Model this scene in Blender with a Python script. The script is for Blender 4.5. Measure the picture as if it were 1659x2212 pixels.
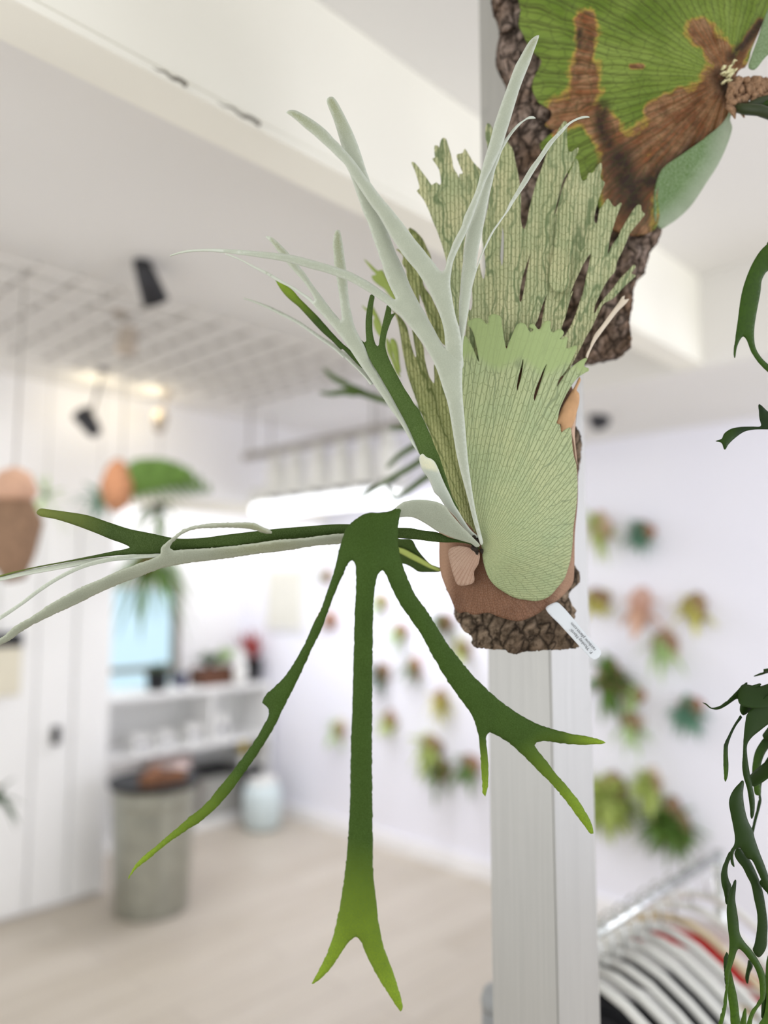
import bpy, bmesh, math, random
import numpy as np
from mathutils import Vector, Matrix, noise
from mathutils.geometry import delaunay_2d_cdt

for _o in list(bpy.data.objects):
    bpy.data.objects.remove(_o)
SC = bpy.context.scene
COL = SC.collection

# ---------------------------------------------------------------- camera
F = 1661.0                       # focal length in pixels of the 1659 x 2212 frame
PITCH = math.radians(5.98)
YAW = math.radians(44.14)        # angle between the view and the beam direction (+x)
CAM = Vector((0, 0, 1.55))
FH = Vector((math.cos(YAW), math.sin(YAW), 0))
RT = Vector((math.sin(YAW), -math.cos(YAW), 0))
ZZ = Vector((0, 0, 1))
FW = FH * math.cos(PITCH) + ZZ * math.sin(PITCH)
UP = -FH * math.sin(PITCH) + ZZ * math.cos(PITCH)
cd = bpy.data.cameras.new('camera')
cam = bpy.data.objects.new('camera', cd)
COL.objects.link(cam)
cam.matrix_world = Matrix(((RT.x, UP.x, -FW.x, CAM.x), (RT.y, UP.y, -FW.y, CAM.y),
                           (RT.z, UP.z, -FW.z, CAM.z), (0, 0, 0, 1)))
cd.sensor_fit = 'VERTICAL'
cd.sensor_height = 36
cd.lens = 36 * F / 2212
cd.clip_start = 0.02
cd.dof.use_dof = True
cd.dof.focus_distance = 0.775
cd.dof.aperture_fstop = 1.45
SC.camera = cam

# ---------------------------------------------------------------- light
W = bpy.data.worlds.new('overcast_sky')
SC.world = W
W.use_nodes = True
W.node_tree.nodes['Background'].inputs[0].default_value = (0.95, 0.97, 1.0, 1)
W.node_tree.nodes['Background'].inputs[1].default_value = 1.2
def area(name, loc, target, sx, sy, watts, col):
    l = bpy.data.lights.new(name, 'AREA')
    l.shape = 'RECTANGLE'; l.size = sx; l.size_y = sy; l.energy = watts; l.color = col
    o = bpy.data.objects.new(name, l); COL.objects.link(o)
    o.location = loc
    o.rotation_euler = (Vector(target) - Vector(loc)).to_track_quat('-Z', 'Y').to_euler()
    return o
# shop window on the left behind the camera, shop front on the right, added fill lamps over the floor and in the alcove
area('shop_window_light', (-1.6, 1.2, 1.7), (2.0, 1.6, 1.3), 1.8, 1.6, 14, (1, 0.98, 0.95))
area('shop_front_light', (2.6, -1.6, 1.5), (3.2, 3.0, 1.2), 2.0, 1.8, 32, (0.88, 0.90, 1.0))
area('floor_fill_light', (1.2, 2.9, 2.50), (1.3, 3.0, 0.0), 1.0, 0.6, 7, (1.0, 0.98, 0.95))  # added fill that brightens the floor and left zone, not a real fitting
area('alcove_fill_light', (2.75, 4.45, 2.5), (2.75, 4.45, 0.0), 0.9, 0.3, 9, (1.0, 0.99, 0.97))  # added fill to lift the dark alcove, no lamp known there
SC.view_settings.view_transform = 'Standard'
SC.view_settings.look = 'None'
SC.view_settings.gamma = 1
SC.view_settings.use_curve_mapping = False
SC.view_settings.exposure = 0.0
SC.cycles.max_bounces = 6
SC.cycles.diffuse_bounces = 5
SC.cycles.glossy_bounces = 2
SC.cycles.transmission_bounces = 2
SC.cycles.caustics_reflective = False
SC.cycles.caustics_refractive = False

# ---------------------------------------------------------------- helpers
def ray(px, py):
    return RT * ((px - 829.5) / F) + UP * ((1106 - py) / F) + FW
def P(px, py, d):
    return CAM + ray(px, py) * d
def at_x(px, py, x):
    r = ray(px, py); return CAM + r * (x / r.x)
def at_y(px, py, y):
    r = ray(px, py); return CAM + r * (y / r.y)
def at_z(px, py, z):
    r = ray(px, py); return CAM + r * ((z - CAM.z) / r.z)

def lin(c):
    c = c / 255.0
    return c / 12.92 if c <= 0.04045 else ((c + 0.055) / 1.055) ** 2.4
def rgb(r, g, b):
    return (lin(r), lin(g), lin(b), 1)

MATS = {}
def newmat(name):
    m = bpy.data.materials.new(name); m.use_nodes = True
    nt = m.node_tree
    b = nt.nodes['Principled BSDF']
    MATS[name] = m
    return m, nt, b
def N(nt, typ, **kw):
    n = nt.nodes.new(typ)
    for k, v in kw.items():
        if k == 'ins':
            for i, val in v.items(): n.inputs[i].default_value = val
        else: setattr(n, k, v)
    return n
def mixc(nt, fac, a, b):
    n = N(nt, 'ShaderNodeMix', data_type='RGBA')
    for i, s in ((0, fac), (6, a), (7, b)):
        if hasattr(s, 'is_output'): nt.links.new(s, n.inputs[i])
        else: n.inputs[i].default_value = s
    return n.outputs[2]
def maprange(nt, src, a, b, c=0.0, d=1.0):
    n = N(nt, 'ShaderNodeMapRange', ins={1: a, 2: b, 3: c, 4: d})
    nt.links.new(src, n.inputs[0]); return n.outputs[0]
def math_(nt, op, a, b=0.0):
    n = N(nt, 'ShaderNodeMath', operation=op)
    for i, s in enumerate((a, b)):
        if hasattr(s, 'is_output'): nt.links.new(s, n.inputs[i])
        else: n.inputs[i].default_value = s
    return n.outputs[0]
def objco(nt, scale=(1, 1, 1)):
    t = N(nt, 'ShaderNodeTexCoord'); m = N(nt, 'ShaderNodeMapping', ins={3: scale})
    nt.links.new(t.outputs['Object'], m.inputs[0]); return m.outputs[0]
def noise_(nt, co, scale, detail=2.0, rough=0.5):
    n = N(nt, 'ShaderNodeTexNoise', ins={2: scale, 3: detail, 4: rough})
    nt.links.new(co, n.inputs[0]); return n.outputs[0]
def bump(nt, b, h, strength=0.2, dist=0.002):
    n = N(nt, 'ShaderNodeBump', ins={0: strength, 1: dist})
    nt.links.new(h, n.inputs['Height']); nt.links.new(n.outputs[0], b.inputs['Normal'])
def translucent(nt, b, colsock, fac):
    t = N(nt, 'ShaderNodeBsdfTranslucent'); nt.links.new(colsock, t.inputs[0])
    m = N(nt, 'ShaderNodeMixShader', ins={0: fac})
    nt.links.new(b.outputs[0], m.inputs[1]); nt.links.new(t.outputs[0], m.inputs[2])
    out = [n for n in nt.nodes if n.type == 'OUTPUT_MATERIAL'][0]
    nt.links.new(m.outputs[0], out.inputs[0])

def plain(name, col, rough=0.6, metal=0.0, var=0.08, scale=20.0, bumpy=0.0, spec=0.4):
    m, nt, b = newmat(name)
    co = objco(nt)
    n = noise_(nt, co, scale, 0.0 if var <= 0.03 else 2.0)
    dark = tuple(c * (1 - 2 * var) for c in col[:3]) + (1,)
    lite = tuple(min(1, c * (1 + 2 * var)) for c in col[:3]) + (1,)
    c = mixc(nt, n, dark, lite)
    nt.links.new(c, b.inputs['Base Color'])
    b.inputs['Roughness'].default_value = rough
    b.inputs['Metallic'].default_value = metal
    b.inputs['Specular IOR Level'].default_value = spec
    if bumpy: bump(nt, b, n, bumpy, 0.004)
    return m
def emit(name, col, strength):
    m, nt, b = newmat(name)
    b.inputs['Base Color'].default_value = (0, 0, 0, 1)
    b.inputs['Emission Color'].default_value = col
    b.inputs['Emission Strength'].default_value = strength
    return m

def frond_mat(name, base, tipcol, speck, scale=900.0, trans=0.12, rough=0.75, rim=None):
    """felted antler frond: base colour, paler towards the tips (attribute tip), fine felt speckle"""
    m, nt, b = newmat(name)
    a = N(nt, 'ShaderNodeAttribute', attribute_name='tip')
    c = mixc(nt, a.outputs['Fac'], base, tipcol)
    co = objco(nt)
    n = noise_(nt, co, scale, 2, 0.6)
    n2 = noise_(nt, co, 35.0, 3, 0.6)
    c = mixc(nt, maprange(nt, n, 0.35, 0.75, 0, 0.5), c, speck)
    c2 = mixc(nt, maprange(nt, n2, 0.3, 0.7, 0, 0.22), c, tuple(x * 0.55 for x in base[:3]) + (1,))
    if rim:
        eg = N(nt, 'ShaderNodeAttribute', attribute_name='edge')
        c2 = mixc(nt, math_(nt, 'MULTIPLY', eg.outputs['Fac'], 0.75), c2, rim)
    nt.links.new(c2, b.inputs['Base Color'])
    b.inputs['Roughness'].default_value = rough
    b.inputs['Specular IOR Level'].default_value = 0.25
    bump(nt, b, n, 0.12, 0.0006)
    translucent(nt, b, c2, trans)
    return m

def stripes(nt, ang, along, wobn, k, width):
    """forking radial veins: a coarse set over the whole leaf and a finer set further out"""
    x = math_(nt, 'ADD', math_(nt, 'MULTIPLY', ang, k), math_(nt, 'MULTIPLY', wobn, 1.1))
    def one(mult, sh):
        f = math_(nt, 'FRACT', math_(nt, 'ADD', math_(nt, 'MULTIPLY', x, mult), sh))
        return math_(nt, 'ABSOLUTE', math_(nt, 'SUBTRACT', f, 0.5))
    a = maprange(nt, one(1.0, 0.13), width * 0.35, width, 1, 0)
    b = math_(nt, 'MULTIPLY', maprange(nt, one(2.0, 0.41), width * 0.5, width * 1.6, 0.7, 0), maprange(nt, along, 14.0, 30.0))
    return math_(nt, 'MAXIMUM', a, b)

def vein_mat(name, cell, cell2, vein, major, trans=0.2, vw=0.075, mw=0.05, fadeattr=False, fadecol=None, mscale=1.0, lonk=0.75):
    """netted shield frond: attribute 'vein' carries the radial coordinates of the leaf"""
    m, nt, b = newmat(name)
    a = N(nt, 'ShaderNodeAttribute', attribute_name='vein')
    wn = N(nt, 'ShaderNodeTexNoise', ins={2: 0.22, 3: 2.0})
    nt.links.new(a.outputs['Vector'], wn.inputs[0])
    vm = N(nt, 'ShaderNodeVectorMath', operation='MULTIPLY_ADD')
    nt.links.new(wn.outputs[1], vm.inputs[0]); vm.inputs[1].default_value = (0.8, 0.6, 0)
    nt.links.new(a.outputs['Vector'], vm.inputs[2])
    v = N(nt, 'ShaderNodeTexVoronoi', feature='DISTANCE_TO_EDGE', voronoi_dimensions='2D', ins={'Scale': 1.0, 'Randomness': 0.85})
    nt.links.new(vm.outputs[0], v.inputs['Vector'])
    sp = N(nt, 'ShaderNodeSeparateXYZ'); nt.links.new(a.outputs['Vector'], sp.inputs[0])
    maj = stripes(nt, sp.outputs[2], sp.outputs[1], wn.outputs[0], mscale, mw)
    vor = maprange(nt, v.outputs['Distance'], vw * 0.4, vw, 0.75, 0)
    s2 = N(nt, 'ShaderNodeSeparateXYZ'); nt.links.new(vm.outputs[0], s2.inputs[0])
    fr = math_(nt, 'ABSOLUTE', math_(nt, 'SUBTRACT', math_(nt, 'FRACT', math_(nt, 'MULTIPLY', s2.outputs[0], lonk)), 0.5))
    lon = maprange(nt, fr, vw * 1.0, vw * 2.4, 1, 0)
    fine = math_(nt, 'MAXIMUM', vor, lon)
    co = objco(nt)
    n = noise_(nt, co, 22.0, 3, 0.6)
    nf = noise_(nt, co, 1200.0, 2, 0.6)
    c = mixc(nt, maprange(nt, n, 0.35, 0.65), cell, cell2)
    c = mixc(nt, maprange(nt, nf, 0.4, 0.8, 0, 0.12), c, (0.8, 0.82, 0.75, 1))
    k = 1.0
    if fadeattr:
        at = N(nt, 'ShaderNodeAttribute', attribute_name='tip')
        c = mixc(nt, at.outputs['Fac'], c, fadecol)
        k = math_(nt, 'SUBTRACT', 1.0, math_(nt, 'MULTIPLY', at.outputs['Fac'], 0.85))
    fm = math_(nt, 'MULTIPLY', math_(nt, 'MULTIPLY', fine, 0.8), k)
    mm = math_(nt, 'MULTIPLY', math_(nt, 'MULTIPLY', maj, 0.75), k)
    c = mixc(nt, fm, c, vein)
    c = mixc(nt, mm, c, major)
    nt.links.new(c, b.inputs['Base Color'])
    b.inputs['Roughness'].default_value = 0.7
    b.inputs['Specular IOR Level'].default_value = 0.25
    bump(nt, b, math_(nt, 'SUBTRACT', 1.0, fine), 0.15, 0.0006)
    translucent(nt, b, c, trans)
    return m

def bark_mat(name, c1, c2, c3):
    m, nt, b = newmat(name)
    co = objco(nt)
    n1 = noise_(nt, co, 18.0, 4, 0.6)
    n2 = noise_(nt, co, 120.0, 5, 0.7)
    v = N(nt, 'ShaderNodeTexVoronoi', feature='DISTANCE_TO_EDGE', ins={'Scale': 62.0})
    nt.links.new(objco(nt, (1, 1, 0.45)), v.inputs['Vector'])
    c = mixc(nt, maprange(nt, n1, 0.35, 0.65), c1, c2)
    c = mixc(nt, maprange(nt, n2, 0.30, 0.60), c3, c)
    c = mixc(nt, maprange(nt, v.outputs['Distance'], 0.0, 0.13, 0.85, 0), c, tuple(x * 0.25 for x in c3[:3]) + (1,))
    nt.links.new(c, b.inputs['Base Color'])
    b.inputs['Roughness'].default_value = 0.95
    b.inputs['Specular IOR Level'].default_value = 0.15
    h = math_(nt, 'ADD', n2, maprange(nt, v.outputs['Distance'], 0, 0.25))
    bump(nt, b, h, 0.6, 0.004)
    return m

# ---- objects
def setp(o, label=None, cat=None, group=None, kind=None):
    if label: o['label'] = label
    if cat: o['category'] = cat
    if group: o['group'] = group
    if kind: o['kind'] = kind
    return o
def empty(name, loc, label=None, cat=None, group=None):
    o = bpy.data.objects.new(name, None); COL.objects.link(o)
    o.location = loc; o.empty_display_size = 0.05
    bpy.context.view_layer.update()
    return setp(o, label, cat, group)
def link(name, me, mats, parent=None, smooth=False):
    o = bpy.data.objects.new(name, me); COL.objects.link(o)
    for m in (mats if isinstance(mats, (list, tuple)) else [mats]):
        me.materials.append(MATS[m])
    if smooth:
        me.polygons.foreach_set('use_smooth', [True] * len(me.polygons))
    if parent is not None:
        o.parent = parent
        if parent.type == 'EMPTY': o.matrix_parent_inverse = parent.matrix_basis.inverted()
        else: o.matrix_parent_inverse = parent.matrix_world.inverted()
    return o
class MB:
    """collects primitive shapes in world space into one mesh"""
    def __init__(s): s.bm = bmesh.new()
    def box(s, c, d, rot=None, bev=0.0):
        r = bmesh.ops.create_cube(s.bm, size=1)
        M = Matrix.Translation(Vector(c)) @ (rot.to_4x4() if rot else Matrix()) @ Matrix.Diagonal((d[0], d[1], d[2], 1))
        bmesh.ops.transform(s.bm, matrix=M, verts=r['verts'])
        if bev:
            es = list({e for v in r['verts'] for e in v.link_edges})
            bmesh.ops.bevel(s.bm, geom=es, offset=bev, segments=2, affect='EDGES', profile=0.6)
        return s
    def span(s, lo, hi, bev=0.0):
        return s.box([(a + b) / 2 for a, b in zip(lo, hi)], [abs(b - a) for a, b in zip(lo, hi)], None, bev)
    def tube(s, pts, r, seg=8, cap=True):
        pts = [Vector(p) for p in pts]
        rs = r if isinstance(r, (list, tuple)) else [r] * len(pts)
        rings = []
        for i, p in enumerate(pts):
            t = (pts[min(i + 1, len(pts) - 1)] - pts[max(i - 1, 0)]).normalized()
            a = t.orthogonal().normalized() if i == 0 else (a - t * a.dot(t)).normalized()
            bq = t.cross(a)
            rings.append([s.bm.verts.new(p + (a * math.cos(k * 2 * math.pi / seg) + bq * math.sin(k * 2 * math.pi / seg)) * rs[i]) for k in range(seg)])
        for i in range(len(rings) - 1):
            for k in range(seg):
                s.bm.faces.new((rings[i][k], rings[i][(k + 1) % seg], rings[i + 1][(k + 1) % seg], rings[i + 1][k]))
        if cap:
            s.bm.faces.new(rings[0][::-1]); s.bm.faces.new(rings[-1])
        return s
    def lathe(s, c, prof, seg=24, axis=None):
        c = Vector(c)
        ax = Vector(axis).normalized() if axis else ZZ
        a = ax.orthogonal().normalized(); b2 = ax.cross(a)
        rings = []
        for (r, z) in prof:
            rings.append([s.bm.verts.new(c + ax * z + (a * math.cos(k * 2 * math.pi / seg) + b2 * math.sin(k * 2 * math.pi / seg)) * max(r, 1e-4)) for k in range(seg)])
        for i in range(len(rings) - 1):
            for k in range(seg):
                s.bm.faces.new((rings[i][k], rings[i][(k + 1) % seg], rings[i + 1][(k + 1) % seg], rings[i + 1][k]))
        s.bm.faces.new(rings[0][::-1]); s.bm.faces.new(rings[-1])
        return s
    def build(s, name, mat, parent=None, smooth=False):
        bmesh.ops.recalc_face_normals(s.bm, faces=s.bm.faces)
        me = bpy.data.meshes.new(name); s.bm.to_mesh(me); s.bm.free()
        return link(name, me, mat, parent, smooth)
def struct(name, mb, mat, label=None):
    o = mb.build(name, mat); o['kind'] = 'structure'
    if label: o['label'] = label
    return o

# ---- leaf sheets: an outline traced as seen, each point set at its own distance
ZM = {'Z1': (600, 180, 5.53), 'Z2': (360, 480, 4.1475), 'Z3': (740, 480, 5.53), 'Z4': (960, 60, 5.027), 'Z5': (860, 260, 5.53),
      'Z6': (1100, 260, 5.53), 'Z7': (980, 600, 3.95), 'Z8': (740, 860, 5.184), 'R4': (1040, 0, 2.68), 'R5': (860, 820, 3.567),
      'R6': (0, 1040, 1.8433), 'R7': (240, 1060, 1.92), 'R8': (820, 1140, 3.073), 'S5': (1240, 860, 3.456), 'S6': (1240, 1380, 3.959),
      'S7': (1240, 1800, 3.959), 'PX': (0, 0, 1.0)}
def T(k, *pts):
    x0, y0, s = ZM[k]
    return [(x0 + a / s, y0 + b / s) for a, b in pts]
def catmull(pts, step, closed=True):
    n = len(pts); out = []
    P_ = [np.array(p, float) for p in pts]
    rng = range(n) if closed else range(n - 1)
    for i in rng:
        if closed: p0, p1, p2, p3 = P_[i - 1], P_[i], P_[(i + 1) % n], P_[(i + 2) % n]
        else: p0, p1, p2, p3 = P_[max(i - 1, 0)], P_[i], P_[i + 1], P_[min(i + 2, n - 1)]
        L = np.linalg.norm(p2 - p1)
        if L < 0.3: continue
        m = max(1, int(round(L / step)))
        t1 = (p2 - p0) / max(np.linalg.norm(p1 - p0) + L, 1e-6) * L
        t2 = (p3 - p1) / max(np.linalg.norm(p3 - p2) + L, 1e-6) * L
        for k in range(m):
            t = k / m
            h = (2 * t ** 3 - 3 * t ** 2 + 1) * p1 + (t ** 3 - 2 * t ** 2 + t) * t1 + (-2 * t ** 3 + 3 * t ** 2) * p2 + (t ** 3 - t ** 2) * t2
            out.append(h)
    if not closed: out.append(P_[-1])
    return np.array(out)
def inside(pts, poly):
    x, y = pts[:, 0], pts[:, 1]
    r = np.zeros(len(pts), bool)
    a = poly; b = np.roll(poly, -1, 0)
    for (x1, y1), (x2, y2) in zip(a, b):
        if y1 == y2: continue
        c = ((y1 > y) != (y2 > y)) & (x < (x2 - x1) * (y - y1) / (y2 - y1) + x1)
        r ^= c
    return r
def dist_to(pts, poly, closed=True):
    a = poly if closed else poly[:-1]
    b = np.roll(poly, -1, 0) if closed else poly[1:]
    best = np.full(len(pts), 1e9)
    for p, q in zip(a, b):
        d = q - p; L = d @ d
        t = np.clip(((pts - p) @ d) / max(L, 1e-9), 0, 1)
        best = np.minimum(best, np.linalg.norm(pts - p - t[:, None] * d, axis=1))
    return best
def rbf(ctrl):
    c = np.array(ctrl, float); X = c[:, :2] / 400.0; d = c[:, 2]; n = len(c)
    def ph(r): return r ** 2 * np.log(r + 1e-9)
    if n < 3:
        return lambda p: np.full(len(p), d.mean())
    A = np.zeros((n + 3, n + 3))
    A[:n, :n] = ph(np.linalg.norm(X[:, None] - X[None], axis=2)) + np.eye(n) * 1e-3
    A[:n, n] = 1; A[:n, n + 1:] = X; A[n, :n] = 1; A[n + 1:, :n] = X.T
    w = np.linalg.lstsq(A, np.concatenate([d, np.zeros(3)]), rcond=None)[0]
    def f(p):
        Q = p / 400.0
        return ph(np.linalg.norm(Q[:, None] - X[None], axis=2)) @ w[:n] + w[n] + Q @ w[n + 1:]
    return f
def sheet(name, outline, ctrl, mats, parent=None, holes=(), step=6.0, thick=0.0013, bulge=0.0, bscale=12.0, vein=None, tip=None,
          disp=None, smooth_outline=True, jag=0.0, seed=1, slab=0.0):
    rnd = np.random.RandomState(seed)
    edge_step = step * 0.8
    polys = [catmull(outline, edge_step) if smooth_outline else np.array(outline, float)]
    for h in holes: polys.append(catmull(h, edge_step))
    if jag:
        polys = [p + rnd.normal(0, jag, p.shape) for p in polys]
    lo, hi = polys[0].min(0), polys[0].max(0)
    gx, gy = np.meshgrid(np.arange(lo[0], hi[0], step), np.arange(lo[1], hi[1], step * 0.87))
    gx[1::2] += step / 2
    g = np.stack([gx.ravel(), gy.ravel()], 1) + rnd.uniform(-0.12, 0.12, (gx.size, 2)) * step
    k = inside(g, polys[0])
    for h in polys[1:]: k &= ~inside(g, h)
    g = g[k]
    if len(g):
        dd = np.min([dist_to(g, p) for p in polys], axis=0)
        g = g[dd > step * 0.45]
    vs, es = [], []
    for p in polys:
        o = len(vs); vs += [Vector((a, b)) for a, b in p]
        es += [(o + i, o + (i + 1) % len(p)) for i in range(len(p))]
    vs += [Vector((a, b)) for a, b in g]
    v2, _, f2, *_r = delaunay_2d_cdt(vs, es, [], 0, 1e-4, False)
    V = np.array([(v.x, v.y) for v in v2]); Fc = np.array([f for f in f2 if len(f) == 3])
    cen = V[Fc].mean(1)
    k = inside(cen, polys[0])
    for h in polys[1:]: k &= ~inside(cen, h)
    Fc = Fc[k]
    used = np.unique(Fc); mp = -np.ones(len(V), int); mp[used] = np.arange(len(used))
    V = V[used]; Fc = mp[Fc]
    # wind the faces so that they look at the viewer's side
    a, b, c = V[Fc[:, 0]], V[Fc[:, 1]], V[Fc[:, 2]]
    cr = (b[:, 0] - a[:, 0]) * (c[:, 1] - a[:, 1]) - (b[:, 1] - a[:, 1]) * (c[:, 0] - a[:, 0])
    Fc[cr > 0] = Fc[cr > 0][:, ::-1]
    D = rbf(ctrl)(V)
    ed = np.min([dist_to(V, p) for p in polys], axis=0)
    if bulge: D = D - bulge * (1 - np.exp(-ed / bscale))
    if disp is not None: D = D + disp(V, ed)
    U_ = (V[:, 0] - 829.5) / F; W_ = (1106 - V[:, 1]) / F
    co = np.array(CAM)[None] + D[:, None] * (U_[:, None] * np.array(RT) + W_[:, None] * np.array(UP) + np.array(FW))
    me = bpy.data.meshes.new(name)
    me.from_pydata(co.tolist(), [], Fc.tolist())
    if vein is not None:
        at = me.attributes.new('vein', 'FLOAT_VECTOR', 'POINT')
        q = vein(V); at.data.foreach_set('vector', q.astype('f').ravel())
    if tip is not None:
        at = me.attributes.new('tip', 'FLOAT', 'POINT'); at.data.foreach_set('value', np.clip(tip(V), 0, 1).astype('f'))
    mats = mats if isinstance(mats, (list, tuple)) else [mats]
    if slab:
        bm = bmesh.new(); bm.from_mesh(me)
        r = bmesh.ops.extrude_face_region(bm, geom=bm.faces[:])
        nv = [e for e in r['geom'] if isinstance(e, bmesh.types.BMVert)]
        for q in nv: q.co -= FW * slab
        bmesh.ops.translate(bm, verts=bm.verts[:], vec=FW * slab)
        bmesh.ops.recalc_face_normals(bm, faces=bm.faces[:])
        bm.to_mesh(me); bm.free()
        return link(name, me, mats, parent, True)
    at = me.attributes.new('edge', 'FLOAT', 'POINT'); at.data.foreach_set('value', np.exp(-ed / 2.6).astype('f'))
    o = link(name, me, mats, parent, True)
    sm = o.modifiers.new('thickness', 'SOLIDIFY')
    sm.thickness = thick; sm.offset = -1
    if len(mats) > 1: sm.material_offset = 1
    return o
def radial(cx, cy, size=1.25, aspect=2.2, rot=0.0, p=0.5):
    """leaf coordinates: across, along (both in cells) and plain angle, measured from the growing point"""
    def f(V):
        dx, dy = V[:, 0] - cx, V[:, 1] - cy
        r = np.hypot(dx, dy) + 1e-3; th = np.arctan2(dx, -dy) - rot
        th = (th + np.pi) % (2 * np.pi) - np.pi
        s = r ** p * size
        return np.stack([th * s, s / (p * aspect), th * 10.0], 1)
    return f
def tips(*pts):
    """1 at the given tip points, fading over the given radius"""
    def f(V):
        t = np.zeros(len(V))
        for (x, y, r) in pts:
            t = np.maximum(t, 1 - np.hypot(V[:, 0] - x, V[:, 1] - y) / r)
        return t
    return f
def strip_outline(pts, widths):
    c = catmull(pts, 1e9, False) if len(pts) < 2 else np.array(pts, float)
    n = len(c); L, R_ = [], []
    for i in range(n):
        t = c[min(i + 1, n - 1)] - c[max(i - 1, 0)]; t = t / (np.linalg.norm(t) + 1e-9)
        nn = np.array([-t[1], t[0]]); w = widths[i] / 2
        L.append(c[i] + nn * w); R_.append(c[i] - nn * w)
    return [tuple(p) for p in L + R_[::-1]]
# ---------------------------------------------------------------- plant materials
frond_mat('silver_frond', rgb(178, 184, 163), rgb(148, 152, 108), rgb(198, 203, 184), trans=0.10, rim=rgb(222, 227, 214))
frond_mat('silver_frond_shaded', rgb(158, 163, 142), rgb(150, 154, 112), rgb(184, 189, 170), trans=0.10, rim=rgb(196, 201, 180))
frond_mat('green_frond', rgb(56, 80, 18), rgb(152, 180, 46), rgb(84, 112, 52), trans=0.15)
frond_mat('deep_green_frond', rgb(72, 96, 38), rgb(130, 160, 60), rgb(112, 134, 80), trans=0.12)
frond_mat('olive_frond', rgb(54, 74, 22), rgb(126, 134, 62), rgb(92, 112, 62), trans=0.10)
frond_mat('bright_frond', rgb(160, 178, 88), rgb(190, 205, 110), rgb(190, 205, 130), trans=0.2)
frond_mat('backlit_frond', rgb(20, 42, 2), rgb(70, 104, 8), rgb(34, 58, 6), scale=300, trans=0.04, rough=0.55)  # backlit shade of the right edge fronds is put into this dark green
frond_mat('dark_frond_back', rgb(96, 116, 70), rgb(120, 140, 80), rgb(120, 140, 100), scale=300, trans=0.05)
vein_mat('shield_green', rgb(184, 192, 142), rgb(172, 186, 138), rgb(124, 134, 92), rgb(132, 144, 106), trans=0.12, vw=0.06, mw=0.05, mscale=0.8,
         fadeattr=True, fadecol=rgb(166, 184, 124))
vein_mat('fan_green', rgb(218, 216, 168), rgb(192, 200, 152), rgb(96, 108, 54), rgb(112, 132, 88), trans=0.3, vw=0.062, mw=0.07)
vein_mat('fan_olive', rgb(192, 194, 134), rgb(172, 178, 116), rgb(100, 108, 46), rgb(98, 112, 56), trans=0.3, vw=0.07, mw=0.09)
vein_mat('shield_brown', rgb(138, 98, 72), rgb(112, 76, 52), rgb(80, 48, 28), rgb(104, 68, 46), trans=0.1, vw=0.09, lonk=0.0,
         fadeattr=True, fadecol=rgb(180, 144, 118))
plain('paper_brown', rgb(196, 166, 142), 0.8, var=0.1, scale=90)
plain('dry_brown', rgb(196, 152, 108), 0.75, var=0.14, scale=60)
plain('pale_dry', rgb(214, 200, 178), 0.75, var=0.08, scale=60)
bark_mat('bark_cork', rgb(158, 138, 116), rgb(118, 100, 82), rgb(52, 40, 28))
bark_mat('bark_grey', rgb(168, 150, 138), rgb(134, 108, 88), rgb(50, 38, 28))
plain('moss', rgb(40, 34, 18), 1.0, var=0.3, scale=150, bumpy=0.6)
plain('tag_white', rgb(222, 226, 230), 0.45, var=0.01)
plain('ink', rgb(40, 42, 44), 0.7, var=0.0)
plain('bud_dark', rgb(44, 36, 26), 0.9, var=0.2, scale=200)

vein_mat('paper_veined', rgb(204, 174, 152), rgb(190, 156, 134), rgb(170, 134, 112), rgb(214, 188, 168), trans=0.15, vw=0.05, lonk=0.5)
frond_mat('silver_cream_tip', rgb(186, 194, 178), rgb(232, 230, 196), rgb(204, 210, 200), trans=0.10, rim=rgb(222, 227, 214))
# ---------------------------------------------------------------- the room
plain('wall_white', rgb(247, 246, 247), 0.7, var=0.015, scale=3)
plain('wall_cream', rgb(238, 234, 222), 0.7, var=0.02, scale=3)
plain('ceiling_white', rgb(232, 230, 226), 0.8, var=0.015, scale=2)
plain('beam_cream', rgb(249, 246, 234), 0.6, var=0.03, scale=5)
plain('crack_dark', rgb(120, 114, 104), 0.9, var=0.1)
def floor_mat():
    m, nt, b = newmat('floor_beige')
    co = objco(nt)
    br = N(nt, 'ShaderNodeTexBrick', ins={1: rgb(196, 187, 173), 2: rgb(182, 172, 156), 3: rgb(162, 152, 138), 4: 1.0, 5: 0.004, 8: 1.1, 9: 0.18})
    nt.links.new(co, br.inputs[0])
    n = noise_(nt, objco(nt, (1, 6, 1)), 3.0, 4)
    c = mixc(nt, maprange(nt, n, 0.3, 0.7, 0, 0.5), br.outputs[0], rgb(202, 194, 182))
    nt.links.new(c, b.inputs['Base Color']); b.inputs['Roughness'].default_value = 0.42
floor_mat()
def alu_mat():
    m, nt, b = newmat('brushed_aluminium')
    n = noise_(nt, objco(nt, (1, 1, 0.02)), 260.0, 3, 0.6)
    n2 = noise_(nt, objco(nt, (1, 1, 1.2)), 9.0, 4, 0.6)
    c = mixc(nt, n, rgb(170, 169, 165), rgb(190, 189, 184))
    c = mixc(nt, maprange(nt, n2, 0.62, 0.72, 0, 0.35), c, rgb(150, 150, 148))
    nt.links.new(c, b.inputs['Base Color'])
    b.inputs['Metallic'].default_value = 0.55; b.inputs['Roughness'].default_value = 0.38
    bump(nt, b, math_(nt, 'ADD', n, math_(nt, 'MULTIPLY', n2, 2.0)), 0.12, 0.002)
alu_mat()
XW, YW, YB, HC = 3.52, 3.97, 4.95, 2.64
struct('floor', MB().span((-1.6, -1.6, -0.1), (XW + 0.1, YB + 0.1, 0)), 'floor_beige')
struct('ceiling', MB().span((-1.6, -0.6, HC), (XW + 0.1, YB + 0.1, HC + 0.1)), 'ceiling_white')
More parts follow.
